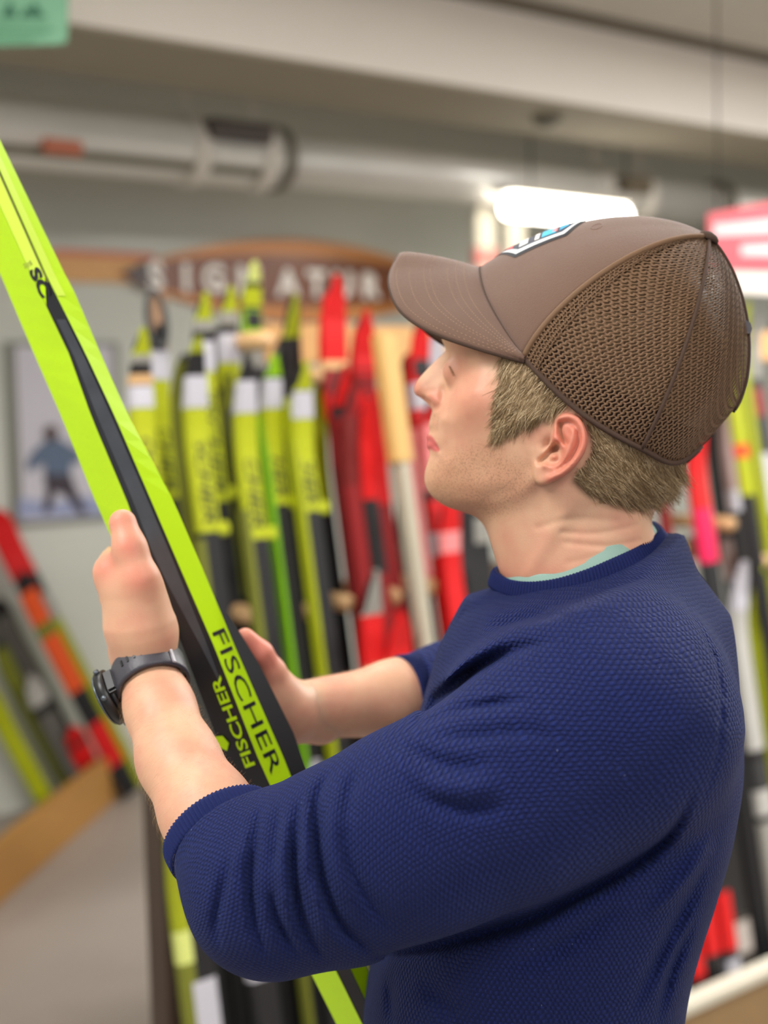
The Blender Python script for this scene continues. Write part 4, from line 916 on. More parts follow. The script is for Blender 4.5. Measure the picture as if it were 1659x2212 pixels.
SLV = [(C(1310, 1580, .985), .0775), (C(1100, 1705, .975), .0735), (C(900, 1802, .972), .0715), (C(740, 1866, .975), .0655), (C(590, 1915, .98), .0595)]
CUF = C(484, 1808, 1.01); CD = C(384, 1640, 1.06)-C(500, 1845, 1.0); CD /= np.linalg.norm(CD)
CUFR = C(884, 1506, 1.312); CDR = C(700, 1530, 1.27)-C(960, 1500, 1.335); CDR /= np.linalg.norm(CDR)
KV = Vol([c3(375, 0, .98)[0]-.01, c3(0, 1150, 1.15)[1], .885], [c3(1640, 0, 1.12)[0], c3(0, 2500, 1.15)[1], 1.44], .0027)
sl, P = KV.sub([-9]*3, [9]*3)
t_ = torso(P)
arm = None
for (a, ra), (b, rb) in zip(SLV, SLV[1:]):
    q = cone(P, a, b, ra, rb); arm = q if arm is None else smin(arm, q, .012)
fo_ = cone(P, SLV[-1][0]+[.0, .0, 0], CUF+CD*.02, .057, .0405); arm = smin(arm, fo_, .016)
arm = smax(arm, ((P-(CUF-CD*.004)).astype(np.float32)@CD.astype(np.float32)), .003)
armr = smin(cone(P, SHR, ELR, .070, .0475), cone(P, ELR, CUFR+CDR*.02, .0475, .037), .02)
armr = smax(armr, (P-(CUFR-CDR*.004))@CDR, .003)
vv = P[..., 1]/P[..., 2]*F+1106; uu = P[..., 0]/P[..., 2]*F+829.5
kk = np.clip((2000-vv)/420, 0, 1); kk = .010+.055*kk
f = smin(t_, arm, kk); f = smin(f, armr, .03)
sho = np.minimum(cone(P, C(1290, 1455, 1.03), C(1290, 1380, 1.10), .062, .06), 9); f = smin(f, sho, .05)
neck_r = cone(P, C(1262, 1260, 1.14), C(1275, 1360, 1.14), .080, .105); f = smin(f, neck_r, .04)
# neckline cut
ycl = c3(0, 1264, 1.14)[1] - (P[..., 0]-c3(1080, 0, 1.14)[0])*.305 + .010*np.clip((P[..., 2]-1.138)/.07, -1.4, 1.4)**2
f = smax(f, (ycl-P[..., 1]).astype(np.float32), .004)
# folds pressed into the cloth, drawn on the photograph's image plane and pushed into the near surface
UV = (uu[:, :, 0]*0)
def fold(polys):
    global f
    nr = P[..., 2] < 1.12
    for pl, w, amp in polys:
        c = cat_rom(pl, 4, False); lo = c.min(0)-w*3; hi = c.max(0)+w*3
        msk = nr & (uu > lo[0]) & (uu < hi[0]) & (vv > lo[1]) & (vv < hi[1]) & (np.abs(f) < .02)
        ix = np.nonzero(msk)
        if len(ix[0]) == 0: continue
        X_, Y_ = uu[ix].astype(float), vv[ix].astype(float); d = segdist(X_, Y_, c); cl = np.linalg.norm(c[-1]-c[0])*.35+1e-6; end_ = np.minimum(np.hypot(X_-c[0, 0], Y_-c[0, 1]), np.hypot(X_-c[-1, 0], Y_-c[-1, 1]))
        if len(pl) > 1: d = d/np.clip(.35+end_/cl, .35, 1)
        tp_ = np.clip(end_/cl, 0, 1)**.8
        f[ix] -= (1.35*tp_*amp/1000*np.exp(-(d/w)**2)).astype(np.float32)
fold([([(560, 1742), (546, 1855), (541, 1913), (549, 1992), (580, 2075)], 11, -7), ([(648, 1722), (640, 1790), (634, 1855), (640, 1933), (656, 2000), (700, 2078)], 12, -8), ([(712, 1665), (686, 1718), (684, 1788), (692, 1874), (708, 1933), (744, 2007), (815, 2065)], 12, -9),
      ([(587, 1900), (590, 1950), (606, 2000), (645, 2070)], 10, -6), ([(500, 1850), (482, 1913), (466, 1992), (475, 2050)], 10, -4.5), ([(735, 1760), (752, 1860), (790, 1940), (850, 2010)], 14, -4.5), ([(600, 1740), (594, 1830), (588, 1890)], 9, -3.5),
      ([(672, 1850), (668, 1930), (690, 2010)], 7, -3), ([(520, 1830), (512, 1930), (522, 2030)], 7, -2.5), ([(770, 1660), (752, 1720), (752, 1790)], 14, -3.5),
      ([(620, 1740), (612, 1850), (618, 1950), (640, 2030)], 16, 4), ([(665, 1700), (660, 1800), (668, 1900), (700, 2000), (750, 2060)], 14, 4), ([(525, 1800), (512, 1900), (520, 2000)], 14, 3), ([(740, 1680), (722, 1780), (740, 1890), (790, 1980)], 20, 4),
      ([(885, 1578), (920, 1535), (962, 1499), (1030, 1445), (1110, 1405), (1200, 1385)], 14, -7), ([(905, 1572), (960, 1540), (1038, 1521), (1146, 1514)], 11, -5), ([(870, 1602), (930, 1640), (1000, 1655), (1069, 1644)], 13, -4), ([(860, 1665), (916, 1722), (1010, 1755), (1115, 1736)], 16, -4.5),
      ([(930, 1590), (1020, 1590), (1130, 1580), (1230, 1600)], 14, -3), ([(960, 1350), (1060, 1300), (1180, 1290)], 14, -2.5), ([(1010, 1400), (1120, 1340), (1250, 1330)], 12, -2.5), ([(930, 1500), (1000, 1430), (1100, 1370)], 14, 3), ([(920, 1555), (1000, 1525), (1100, 1500)], 9, 3), ([(900, 1690), (1000, 1705), (1100, 1690)], 22, 4),
      ([(793, 2068), (900, 2052), (992, 2030), (1146, 1984), (1260, 1930), (1337, 1889), (1420, 1830), (1470, 1770), (1500, 1700)], 15, -12),
      ([(1450, 1241), (1483, 1307), (1526, 1382), (1556, 1469), (1556, 1590), (1530, 1700), (1480, 1800)], 3.2, -1.8),
      ([(1528, 1866), (1480, 1960), (1437, 2042), (1360, 2195)], 14, -5), ([(1500, 1990), (1450, 2100), (1420, 2212)], 10, -4), ([(1340, 1960), (1200, 2050), (1100, 2090)], 18, -3.5), ([(840, 2110), (845, 2212)], 10, -3), ([(1540, 1800), (1480, 1900), (1400, 1980)], 16, 4), ([(900, 2120), (1000, 2200)], 22, -3)])
KV.f = f.astype(np.float32); kV, kF = KV.mesh(); kV = relax(kV, kF, 2, .5)
# knit coordinates: along and around the arm, around and down the torso
A0, A1_ = SLV[0][0], SLV[-1][0]; axv = A1_-A0; La = np.linalg.norm(axv); axv /= La; e1 = np.array([0, 0, -1.0]); e1 -= (e1@axv)*axv; e1 /= np.linalg.norm(e1); e2 = np.cross(axv, e1)
rel = kV-A0; sa = rel@axv; th_ = np.arctan2(rel@e2, rel@e1)
darm = np.min([cone(kV, a.astype(float), b.astype(float), ra, rb) for (a, ra), (b, rb) in zip(SLV, SLV[1:])], 0); dtor = torso(kV.astype(np.float32))
isarm = (darm < dtor) & (sa > .0)
ang = np.arctan2(kV[:, 2]-TZ, kV[:, 0]-c3(1250, 0, TZ)[0])
CW, CH = .0037, .0031
wb = np.clip((sa-.05)/.22, 0, 1); wb = wb*wb*(3-2*wb)*isarm
knit = np.stack([wb*sa/CW-(1-wb)*(ang+math.pi/2)*.17/CW, -wb*th_*.070/CH+(1-wb)*(kV[:, 1]-A0[1])/CH, 0*sa], 1)
swt = fastmesh('sweater', to_world(kV), kF, m_knit, person); attr(swt, 'knit', knit)
swt['label'] = 'navy waffle-knit sweater with pushed-up sleeves'
del P, uu, vv, f, t_, arm, armr, kk, ycl, UV, fo_, sho, neck_r
def band(name, ctr, updir, outdir, hgt, thk, m, parent, ribs, amp=.0008, closed=True):
    ctr = np.array(ctr); n = len(ctr); V = []; Fq = []; sec = [(-.5, -.5), (-.5, .35), (-.3, .5), (.3, .5), (.5, .35), (.5, -.5)]
    for i in range(n):
        a = amp*math.cos(2*math.pi*ribs*i/n); u_ = updir[i] if len(np.shape(updir)) > 1 else updir
        for (h_, o_) in sec: V.append(ctr[i]+u_*h_*hgt+outdir[i]*(o_*thk+(a if o_ > 0 else 0)))
    k = len(sec)
    for i in range(n):
        j = (i+1) % n
        for q in range(k): Fq.append((i*k+q, i*k+(q+1) % k, j*k+(q+1) % k, j*k+q))
    o = mesh_obj(name, to_world(np.array(V)), Fq, m, parent, True); fixn(o); return o
def sample_closed(P, n):
    c = cat_rom(P, 20); L = np.r_[0, np.cumsum(np.linalg.norm(np.roll(c, -1, 0)-c, axis=1))]; cc = np.vstack([c, c[:1]])
    s = np.linspace(0, L[-1], n, endpoint=False); return np.stack([np.interp(s, L, cc[:, i]) for i in range(3)], 1)
COLR = [(1066, 1247, 1.14), (1092, 1268, 1.105), (1140, 1276, 1.084), (1200, 1270, 1.072), (1265, 1251, 1.066), (1330, 1224, 1.069), (1390, 1196, 1.082), (1424, 1172, 1.108), (1433, 1156, 1.14), (1405, 1141, 1.185), (1330, 1160, 1.210), (1250, 1190, 1.215), (1160, 1216, 1.205), (1100, 1234, 1.18)]
cr = sample_closed([c3(*p) for p in COLR], 1020); cm = cr.mean(0)
upn = np.cross(cr[255]-cm, cr[0]-cm); upn /= np.linalg.norm(upn); upn = upn if upn[1] < 0 else -upn
od = cr-cm; od -= (od@upn)[:, None]*upn; od /= np.linalg.norm(od, axis=1)[:, None]
tilt = upn[None]*.86-od*.50; outn = od*.86+upn*.50
band('collar', cr, tilt, outn, .0135, .005, m_rib, swt, 170, .0008)
# cuffs
def cuff(name, c, d, r, m, par, ribs, ln, q=1.0):
    e1 = np.cross(d, [0, 0, 1.0]); e1 /= np.linalg.norm(e1); e2 = np.cross(d, e1); n = ribs*6; an = np.linspace(0, 2*math.pi, n, endpoint=False)
    od = np.cos(an)[:, None]*e1+np.sin(an)[:, None]*e2*q
    return band(name, c+od*r, np.tile(d, (n, 1)), od, ln, .0045, m, par, ribs, .0007)
cuff('cuff', CUF+CD*.001, CD, .0405, m_rib, swt, 84, .016); cuff('cuff', CUFR+CDR*.001, CDR, .0365, m_rib, swt, 70, .014)
# mint t-shirt neckband showing above the collar
TS = [(1078, 1250, 1.14), (1100, 1262, 1.11), (1145, 1266, 1.088), (1200, 1257, 1.077), (1262, 1228, 1.072), (1325, 1200, 1.074), (1385, 1186, 1.087), (1412, 1166, 1.112), (1418, 1150, 1.14), (1395, 1136, 1.18), (1330, 1155, 1.202), (1250, 1186, 1.207), (1160, 1212, 1.198), (1105, 1232, 1.175)]
tr = sample_closed([c3(*p) for p in TS], 240); od2 = tr-tr.mean(0); od2 -= (od2@upn)[:, None]*upn; od2 /= np.linalg.norm(od2, axis=1)[:, None]
band('t_shirt_neckband', tr, upn[None]*.9-od2*.44, od2*.9+upn*.44, .022, .0022, mat('mint_jersey', (142, 172, 160), .85, bump=.3, bscale=900), person, 1, 0)
m_cord = mat('white_cord', (226, 220, 190), .7)
for pl in ([(1384, 1138, 1.13), (1392, 1152, 1.118), (1404, 1172, 1.108), (1417, 1198, 1.098)], [(1386, 1136, 1.13), (1398, 1150, 1.12), (1412, 1176, 1.108), (1418, 1198, 1.099)], [(1418, 1160, 1.125), (1414, 1172, 1.115), (1418, 1198, 1.099)]):
    tube('tag_cord', [to_world(p) for p in cat_rom([c3(*q) for q in pl], 5, False)], .0006, m_cord, swt, 6)
# ---------------------------------------------------------------- cap
ROW = [((1040, 583, 0), (1165, 497, 0), (1375, 425, 0)), ((1056, 650, 38), (1140, 560, 52), (1375, 450, 32)), ((1134, 772, 72), (1180, 662, 87), (1390, 498, 62)), ((1252, 888, 81), (1330, 752, 98), (1460, 560, 76)),
       ((1385, 968, 71), (1470, 810, 94), (1530, 600, 68)), ((1474, 994, 42), (1572, 860, 58), (1592, 630, 42)), ((1584, 884, 0), (1640, 800, 0), (1618, 600, 0))]
BT = np.array([*loc(1530, 514, 0), 0.0])
RW = np.array([[[*loc(u, v, l), l] for u, v, l in r] for r in ROW], float)      # 7 x 3 x 3 in (s, t, l)
def rowq(q):
    def g(i):
        if i < 0: r = RW[-i].copy(); r[:, 2] *= -1; return r
        if i > 6: r = RW[12-i].copy(); r[:, 2] *= -1; return r
        return RW[i]
    sgn = 1.0
    i = int(math.floor(q)); t = q-i; p0, p1, p2, p3 = g(i-1), g(i), g(i+1), g(i+2)
    return .5*((2*p1)+(-p0+p2)*t+(2*p0-5*p1+4*p2-p3)*t*t+(-p0+3*p1-3*p2+p3)*t**3)
def crown(q, tau, out=0.0):
    aq = abs(q); r = rowq(aq)
    if q < 0: r = r.copy(); r[:, 2] *= -1
    m1 = 1-tau; p = m1**3*r[0]+3*m1*m1*tau*r[1]+3*m1*tau*tau*r[2]+tau**3*BT
    if out:
        c = np.array([*loc(1330, 760, 0), 0.0]); n = p-c; n /= np.linalg.norm(n); p = p+n*out
    return p
def l3w(p): p = np.asarray(p); return to_world(l2c(p[..., 0], p[..., 1], p[..., 2]))
def grid(name, fn, us, vs_, m, par, uvs=None, flip=False):
    V = [[fn(u, v) for v in vs_] for u in us]; V = np.array(V); nu, nv = V.shape[:2]; W_ = l3w(V.reshape(-1, 3))
    Fq = [(i*nv+j, i*nv+j+1, (i+1)*nv+j+1, (i+1)*nv+j) for i in range(nu-1) for j in range(nv-1)]
    o = mesh_obj(name, W_, Fq, m, par, True)
    if uvs is not None: attr(o, 'weave', np.array([[(*uvs(u, v), 0) for v in vs_] for u in us]).reshape(-1, 3))
    return o
def solid(o, th, off=-1):
    md = o.modifiers.new('thickness', 'SOLIDIFY'); md.thickness = th; md.offset = off; return o
m_cap = mat('brown_cotton', (108, 80, 64), .85, var=.08, vscale=40, bump=.5, bscale=1300, sheen=.3)
def net_mat():
    m = bpy.data.materials.new('brown_net'); m.use_nodes = True; nt = m.node_tree; b = nt.nodes['Principled BSDF']; N = nt.nodes.new; Lk = nt.links.new
    b.inputs['Roughness'].default_value = .7; b.inputs['Specular IOR Level'].default_value = .3; b.inputs['Base Color'].default_value = lin((120, 92, 68))+(1,)
    at = N('ShaderNodeAttribute'); at.attribute_name = 'weave'; sep = N('ShaderNodeSeparateXYZ'); Lk(at.outputs['Vector'], sep.inputs[0])
    def mth(op, a, b_=None):
        q = N('ShaderNodeMath'); q.operation = op
        for i, x in enumerate((a, b_)):
            if x is None: continue
            if isinstance(x, (int, float)): q.inputs[i].default_value = x
            else: Lk(x, q.inputs[i])
        return q.outputs[0]
    zz = mth('MULTIPLY', mth('ABSOLUTE', mth('SUBTRACT', mth('FRACT', sep.outputs[0]), .5)), .8)
    y = mth('ADD', sep.outputs[1], zz)
    ch = mth('ABSOLUTE', mth('SINE', mth('MULTIPLY', y, math.pi)))            # 1 between chains, 0 on a chain
    x2 = mth('ADD', sep.outputs[0], mth('MULTIPLY', mth('FLOOR', y), .5))
    br = mth('ABSOLUTE', mth('SINE', mth('MULTIPLY', x2, math.pi)))
    hole = mth('MULTIPLY', mth('GREATER_THAN', ch, .72), mth('GREATER_THAN', br, .38))
    tr_ = N('ShaderNodeBsdfTransparent'); mix = N('ShaderNodeMixShader'); Lk(hole, mix.inputs[0]); Lk(b.outputs[0], mix.inputs[1]); Lk(tr_.outputs[0], mix.inputs[2])
    out = nt.nodes['Material Output']; Lk(mix.outputs[0], out.inputs['Surface'])
    bp = N('ShaderNodeBump'); bp.inputs['Strength'].default_value = .9; bp.inputs['Distance'].default_value = .0008; Lk(mth('SUBTRACT', 1.0, ch), bp.inputs['Height']); Lk(bp.outputs[0], b.inputs['Normal'])
    return m
m_net = net_mat(); m_capd = mat('dark_brown_cotton', (74, 54, 42), .85, bump=.4, bscale=1300)
cap = solid(grid('cap', lambda q, t: crown(q, t, 1.0), np.linspace(-2, 2, 49), np.linspace(0, .995, 30), m_cap, person), .0022, 0)
cap['label'] = 'brown cap with mesh back'
for q0_, q1_ in ((2, 4), (4, 6), (-4, -2), (-6, -4)):
    solid(grid('mesh_panel', crown, np.linspace(q0_, q1_, 33), np.linspace(0, .995, 36), m_net, cap, lambda u, v: (v*118/3.1, u*(1-.85*v**1.5)*44/2.7)), .0006)
def ridge(name, path, r, m, par, n=8):
    P_ = l3w(np.array(path)); return tube(name, list(P_), r, m, par, n)
for q in (2, 4, 6, -2, -4): ridge('seam_tape', [crown(q, t, 1.2) for t in np.linspace(0, .98, 30)], .0024 if abs(q) == 2 else .0015, m_net if abs(q) == 2 else m_capd, cap)
for sg_ in (1, -1):
    grid('mesh_hem', lambda q, t: crown(sg_*(2+q), t, 1.7), np.linspace(.0, .26, 6), np.linspace(0, .97, 30), m_net, cap, lambda u, v: (v*118/2.6+.3, u*44/2.3))
ridge('rim_binding', [crown(q, 0.0, .6) for q in np.linspace(-5.3, 5.3, 120)], .0021, m_capd, cap)
grid('sweatband', lambda q, t: crown(q, t, -1.8), np.linspace(-5.2, 5.2, 80), np.linspace(0, .16, 4), m_capd, cap)
grid('back_strap', lambda q, t: crown(q, t, -.6) + np.array([0, 0, 0]), np.linspace(5.3, 6.7, 14), np.linspace(.0, .07, 3), mat('strap_dark', (40, 36, 38), .5), cap) if False else None
# brim
OUT = [(866, 546, 0), (843, 588, 20), (846, 630, 38), (870, 672, 52), (930, 712, 64), (1030, 748, 71), (1133, 777, 73)]
OQ = np.array([[*loc(u, v, l), l] for u, v, l in OUT], float)
def outer(q):
    a = min(abs(q), 1.9999)*3; i = int(a); t = a-i
    def g(i):
        if i < 0: r = OQ[-i].copy(); r[2] *= -1; return r
        return OQ[min(i, 6)]
    p0, p1, p2, p3 = g(i-1), g(i), g(i+1), g(i+2); r = .5*((2*p1)+(-p0+p2)*t+(2*p0-5*p1+4*p2-p3)*t*t+(-p0+3*p1-3*p2+p3)*t**3)
    if q < 0: r = r*[1, 1, -1]
    return r
def brim(q, t, dz=0.0):
    a = crown(q, 0.0, .8); b = outer(q); p = a+(b-a)*t
    bul = 4*t*(1-t)*(1-abs(q)/2.0)*2.0+ (max(0, t-.86)/.14)**2*(-1.2)
    a_ = min(1, abs(q)/1.1); sq = 1 if q > 0 else -1
    return p+np.array([-.15*dz*a_, -bul-dz*(1-.55*a_), 4*t*(1-t)*(abs(q)/2)*3*sq+dz*.8*a_*sq])
br = solid(grid('brim', brim, np.linspace(-2, 2, 61), np.linspace(0, 1, 20), m_cap, cap), .003, 0)
for p in br.data.polygons: pass
ridge('brim_edge', [brim(q, 1.0, -.4) for q in np.linspace(-2, 2, 80)], .0018, m_capd, br)
ridge('brim_seam', [brim(q, 0.0, 1.5) for q in np.linspace(-2, 2, 60)], .0009, m_capd, br)
m_st = mat('tan_stitch', (168, 138, 114), .8)
for t in (.18, .27, .36, .55, .62, .78, .92):
    q = -1.9
    segs = []
    V = []; Fq = []
    for q in np.arange(-1.88, 1.88, .035):
        a, b = l3w(brim(q, t, 1.75)), l3w(brim(q+.02, t, 1.75)); d = b-a; d /= np.linalg.norm(d); s_ = np.cross(d, Z3); s_ /= np.linalg.norm(s_); k = len(V); w_ = .00022
        V += [a-s_*w_, a+s_*w_, b+s_*w_, b-s_*w_, (a+b)/2+Z3*.0004]; Fq += [(k, k+1, k+4), (k+1, k+2, k+4), (k+2, k+3, k+4), (k+3, k, k+4)]
    o = mesh_obj('stitching', V, Fq, m_st, br)
# button, eyelets
bc = l3w(BT); nb = l3w(BT+np.array([4.0, -8, 0]))-bc; nb /= np.linalg.norm(nb)
tube('button', [bc-nb*.002, bc+nb*.001, bc+nb*.0035, bc+nb*.005], [.0085, .0085, .006, .001], m_capd, cap, 20)
def near_on_crown(u, v):
    best = None
    for q in np.linspace(0, 2, 60):
        for t in np.linspace(.2, .95, 60):
            x, y = proj(l3w(crown(q, t, 1.3))); d = (x-u)**2+(y-v)**2
            if best is None or d < best[0]: best = (d, q, t)
    return best[1:]
q_, t_e = near_on_crown(1291, 492)
for sg_ in (1, -1):
    pts = [crown(sg_*(q_+.10*math.cos(a)), t_e+.022*math.sin(a), 1.6) for a in np.linspace(0, 2*math.pi, 17)]; ridge('eyelet', pts, .0009, m_cap, cap, 6)
# patch
def patch(name, pts, out, m, par):          # pts: (tau, half width in q)
    taus = np.array([p[0] for p in pts]); ws = np.array([p[1] for p in pts]); tt_ = np.linspace(taus[0], taus[-1], 26)
    return grid(name, lambda t, k: crown(k*np.interp(t, taus, ws), t, out), tt_, np.linspace(-1, 1, 17), m, par)
pt = patch('patch', [(.085, .02), (.20, .62), (.43, .66), (.49, .25)], 2.7, mat('patch_black', (24, 24, 32), .7), cap)
patch('patch_border', [(.10, .03), (.205, .55), (.42, .59), (.475, .22)], 3.0, mat('patch_white', (220, 224, 226), .7), pt)
patch('patch_field', [(.12, .03), (.215, .45), (.41, .49), (.46, .2)], 3.3, mat('patch_slate', (60, 62, 76), .7), pt)
for a, b, c_, w0, w1 in ((.14, .19, (206, 92, 96), .15, .34), (.22, .26, (214, 214, 210), .42, .43), (.29, .31, (232, 230, 224), .44, .45), (.32, .38, (72, 180, 214), .45, .46), (.365, .385, (236, 120, 110), .40, .42), (.395, .43, (60, 160, 206), .44, .34)):
    patch('patch_stripe', [(a, w0), (b, w1)], 3.6, mat('patch_%d' % c_[0], c_, .7), pt)
# grey snap tab standing off the back
s0_ = np.array([*loc(1606, 690, 0), 0.0]); prof = [(0, 0), (13, 6), (17, 14), (14, 20), (-1, 20)]
pr = []
for l in (-6, 6): pr += [s0_*1+np.array([a*.36*1.0, b*.36*1.6, l]) for a, b in prof]
fixn(mesh_obj('snap_tab', l3w(np.array(pr)), [(0, 1, 2, 3, 4), (9, 8, 7, 6, 5)]+[(i, (i+1) % 5, 5+(i+1) % 5, 5+i) for i in range(5)], mat('snap_grey', (92, 88, 94), .5), cap))
ridge('snap_strap', [np.array([*loc(u, v, l), l], float) for u, v, l in ((1600, 745, 18), (1604, 800, 8), (1602, 850, 0), (1585, 890, -8))], .0012, mat('strap_dark', (40, 36, 38), .5), cap)
# ---------------------------------------------------------------- hair
from math import floor
def lmap(s, t):
    x = (s-SG[0])/1.2; y = (t-TG[0])/1.2; i = np.clip(np.floor(x).astype(int), 0, len(SG)-2); j = np.clip(np.floor(y).astype(int), 0, len(TG)-2); a = np.clip(x-i, 0, 1); b = np.clip(y-j, 0, 1)
    return (LMAP[i, j]*(1-a)*(1-b)+LMAP[i+1, j]*a*(1-b)+LMAP[i, j+1]*(1-a)*b+LMAP[i+1, j+1]*a*b)
def strands(poly, l, n, dirfn, ln, lift, r0, seed, out_ok=False):
    g = np.random.default_rng(seed); P_ = locs(cat_rom(poly, 3), l); lo, hi = P_.min(0), P_.max(0); S_ = g.uniform(lo[0], hi[0], n*5); T_ = g.uniform(lo[1], hi[1], n*5)
    dd_ = sd2(S_, T_, P_); ok = inside(S_, T_, P_) & (g.random(len(S_)) < np.clip(dd_/7, .12, 1)) & (sd2(S_, T_, locs(cat_rom(EAR, 3), LE)) < -1); S_, T_ = S_[ok][:n], T_[ok][:n]; n = len(S_)
    Ln = g.uniform(ln[0], ln[1], n); off = g.uniform(.2, 1, n)*lift; ang = g.normal(0, .17, n); clump = np.sin(S_*.55+np.sin(T_*.23)*2)*.25; K = 7; pts = np.zeros((n, K, 3)); s, t = S_.copy(), T_.copy(); lprev = lmap(s, t)
    for k in range(K):
        lc = lmap(s, t); lc = np.where(lc < lprev-2.5, lprev-2.5, lc); lprev = lc
        pts[:, k] = np.stack([s, t, lc+.3+off*math.sin(math.pi*min(1, .25+k/(K-1)*.62))], 1)
        dx, dy = dirfn(s, t, k/(K-1)); a = ang+clump; ddx = dx*np.cos(a)-dy*np.sin(a); ddy = dx*np.sin(a)+dy*np.cos(a)
        s = s+ddx*Ln/K; t = t+ddy*Ln/K
    ed = sd2(pts[..., 0], pts[..., 1], locs(cat_rom(EAR, 3), LE)).max(1); return pts[ed < 0.5]
su = lambda u: loc(u, 900, 65)[0]; tv = lambda v: loc(1250, v, 65)[1]
def dir1(s, t, k): a = np.interp(t, [tv(780), tv(860), tv(950)], [2.1, 2.2, 2.25])-.2*k+np.interp(s, [su(1080), su(1220)], [0, .12]); return np.cos(a), np.sin(a)
def dir2(s, t, k): a = np.interp(t, [tv(930), tv(1010), tv(1080)], [1.05, .92, .62])-.25*k+np.interp(s, [su(1230), su(1300), su(1440)], [-.1, .0, .45]); return np.cos(a), np.sin(a)
HR1 = [(1096, 740), (1140, 765), (1205, 840), (1268, 895), (1240, 885), (1212, 878), (1190, 892), (1170, 905), (1140, 905), (1115, 922), (1088, 940), (1074, 932), (1088, 880), (1102, 850), (1092, 820), (1090, 780)]
HR2 = [(1255, 880), (1350, 935), (1480, 985), (1474, 1020), (1440, 1060), (1385, 1085), (1320, 1075), (1272, 1060), (1240, 1040), (1240, 1015), (1264, 1000), (1276, 960), (1270, 920)]
S_all = [strands(HR1, 68, 5200, dir1, (7, 25), 3.6, 0, 1), strands(HR2, 60, 9500, dir2, (7, 23), 2.6, 0, 2)]
HB = [(1090, 745), (1102, 790), (1096, 850), (1080, 905)]
S_all.append(strands([(1072, 850), (1100, 800), (1110, 900), (1080, 950), (1062, 930)], 64, 420, lambda s, t, k: (np.full(s.shape, -.62), np.full(s.shape, .78)), (6, 15), 2.4, 0, 3))
def hair_obj(name, pts, r, rgbs, parent, mirror=False, kind=True):
    n, K, _ = pts.shape
    W_ = l3w(pts.reshape(-1, 3)).reshape(n, K, 3); d = np.gradient(W_, axis=1); d /= np.maximum(np.linalg.norm(d, axis=2, keepdims=True), 1e-9)
    s1 = np.cross(d, -FW); s1 /= np.maximum(np.linalg.norm(s1, axis=2, keepdims=True), 1e-9); s2 = np.cross(d, s1); tp = np.linspace(1, .25, K)[None, :, None]*r
    V = np.stack([W_+s1*tp, W_-s1*tp*.5+s2*tp*.8, W_-s1*tp*.5-s2*tp*.8], 2).reshape(-1, 3)
    base = (np.arange(n)[:, None]*K+np.arange(K-1)[None])*3; q = []
    for a, b in ((0, 1), (1, 2), (2, 0)): q.append(np.stack([base+a, base+b, base+3+b, base+3+a], -1).reshape(-1, 4))
    o = fastmesh(name, V, np.concatenate(q), None, parent)
    attr(o, 'shade', np.repeat(rng.random(n), K*3)); 
    m = bpy.data.materials.new(name+'_mat'); m.use_nodes = True; nt = m.node_tree; bs = nt.nodes['Principled BSDF']; bs.inputs['Roughness'].default_value = .42
    at = nt.nodes.new('ShaderNodeAttribute'); at.attribute_name = 'shade'; cr_ = nt.nodes.new('ShaderNodeValToRGB'); nt.links.new(at.outputs['Fac'], cr_.inputs[0]); nt.links.new(cr_.outputs[0], bs.inputs['Base Color'])
    el = cr_.color_ramp.elements; el[0].color = lin(rgbs[0])+(1,); el[1].color = lin(rgbs[2])+(1,); e = el.new(.55); e.color = lin(rgbs[1])+(1,)
    o.data.materials.append(m)
    if kind: o['kind'] = 'stuff'
    return o
allp = np.concatenate(S_all); mir = allp[::2].copy(); mir[:, :, 2] *= -1
hair_obj('hair', np.concatenate([allp, mir]), .00024, ((112, 88, 56), (170, 142, 102), (224, 202, 164)), person)
# brow and lashes
g = np.random.default_rng(5); br_ = []
for sg_ in (1, -1):
    for i in range(130):
        u = g.uniform(962, 1030); v = 744-(u-962)*.10+g.normal(0, 3.2); s, t = loc(u, v, 40); l0 = lmap(np.array([s]), np.array([t]))[0]; p = []
        for k in range(7): p.append([s+k*.9, t-k*.25, l0+.4+k*.12])
        p = np.array(p); p[:, 2] *= sg_; br_.append(p)
hair_obj('eyebrow', np.array(br_), .00016, ((110, 84, 56), (150, 122, 84), (180, 152, 112)), person)
la = []
for sg_ in (1, -1):
    for i in range(30):
        x = i/29; s, t = loc(974+10*x, 790+22*x, 36); l0 = 37+3*x; p = np.array([[s-k*.8+.1*k*k, t+.35*k-.10*k*k*.6, l0+k*.35] for k in range(7)]); p[:, 2] *= sg_; la.append(p)
hair_obj('eyelashes', np.array(la), .00012, ((120, 90, 60), (170, 136, 96), (190, 160, 120)), person)
nB = vnormals(bV, bF); fm = np.zeros(len(bV), bool)
for (a_, _), (b_, _) in zip(FA[1:], FA[2:]): fm |= cone(bV, a_, b_, .045, .03) < 0
for a_, b_ in ((ELR, WRR),): fm |= (cone(bV, a_, b_, .045, .03) < 0)
cand = np.nonzero(fm & (nB[:, 2] < .3))[0]; gq = np.random.default_rng(9); pick = gq.choice(cand, min(2600, len(cand)), False)
dd = WR-C(500, 1845, 1.0); dd /= np.linalg.norm(dd); hp = []
for i in pick:
    n_ = nB[i]; tdir = -dd*.4+np.cross(n_, dd)*(.7+gq.normal(0, .25)); tdir -= (tdir@n_)*n_; tdir /= np.linalg.norm(tdir)+1e-9; Lh = gq.uniform(.004, .009)
    hp.append([bV[i]-n_*.0003+tdir*Lh*k/6+n_*Lh*(.42*math.sin(k/6*2.2)) for k in range(7)])
ARMH = np.array(hp)
_l3 = l3w
def l3w(p): return to_world(p)
hair_obj('arm_hair', ARMH, .00005, ((150, 112, 72), (196, 158, 112), (232, 206, 164)), person)
l3w = _l3
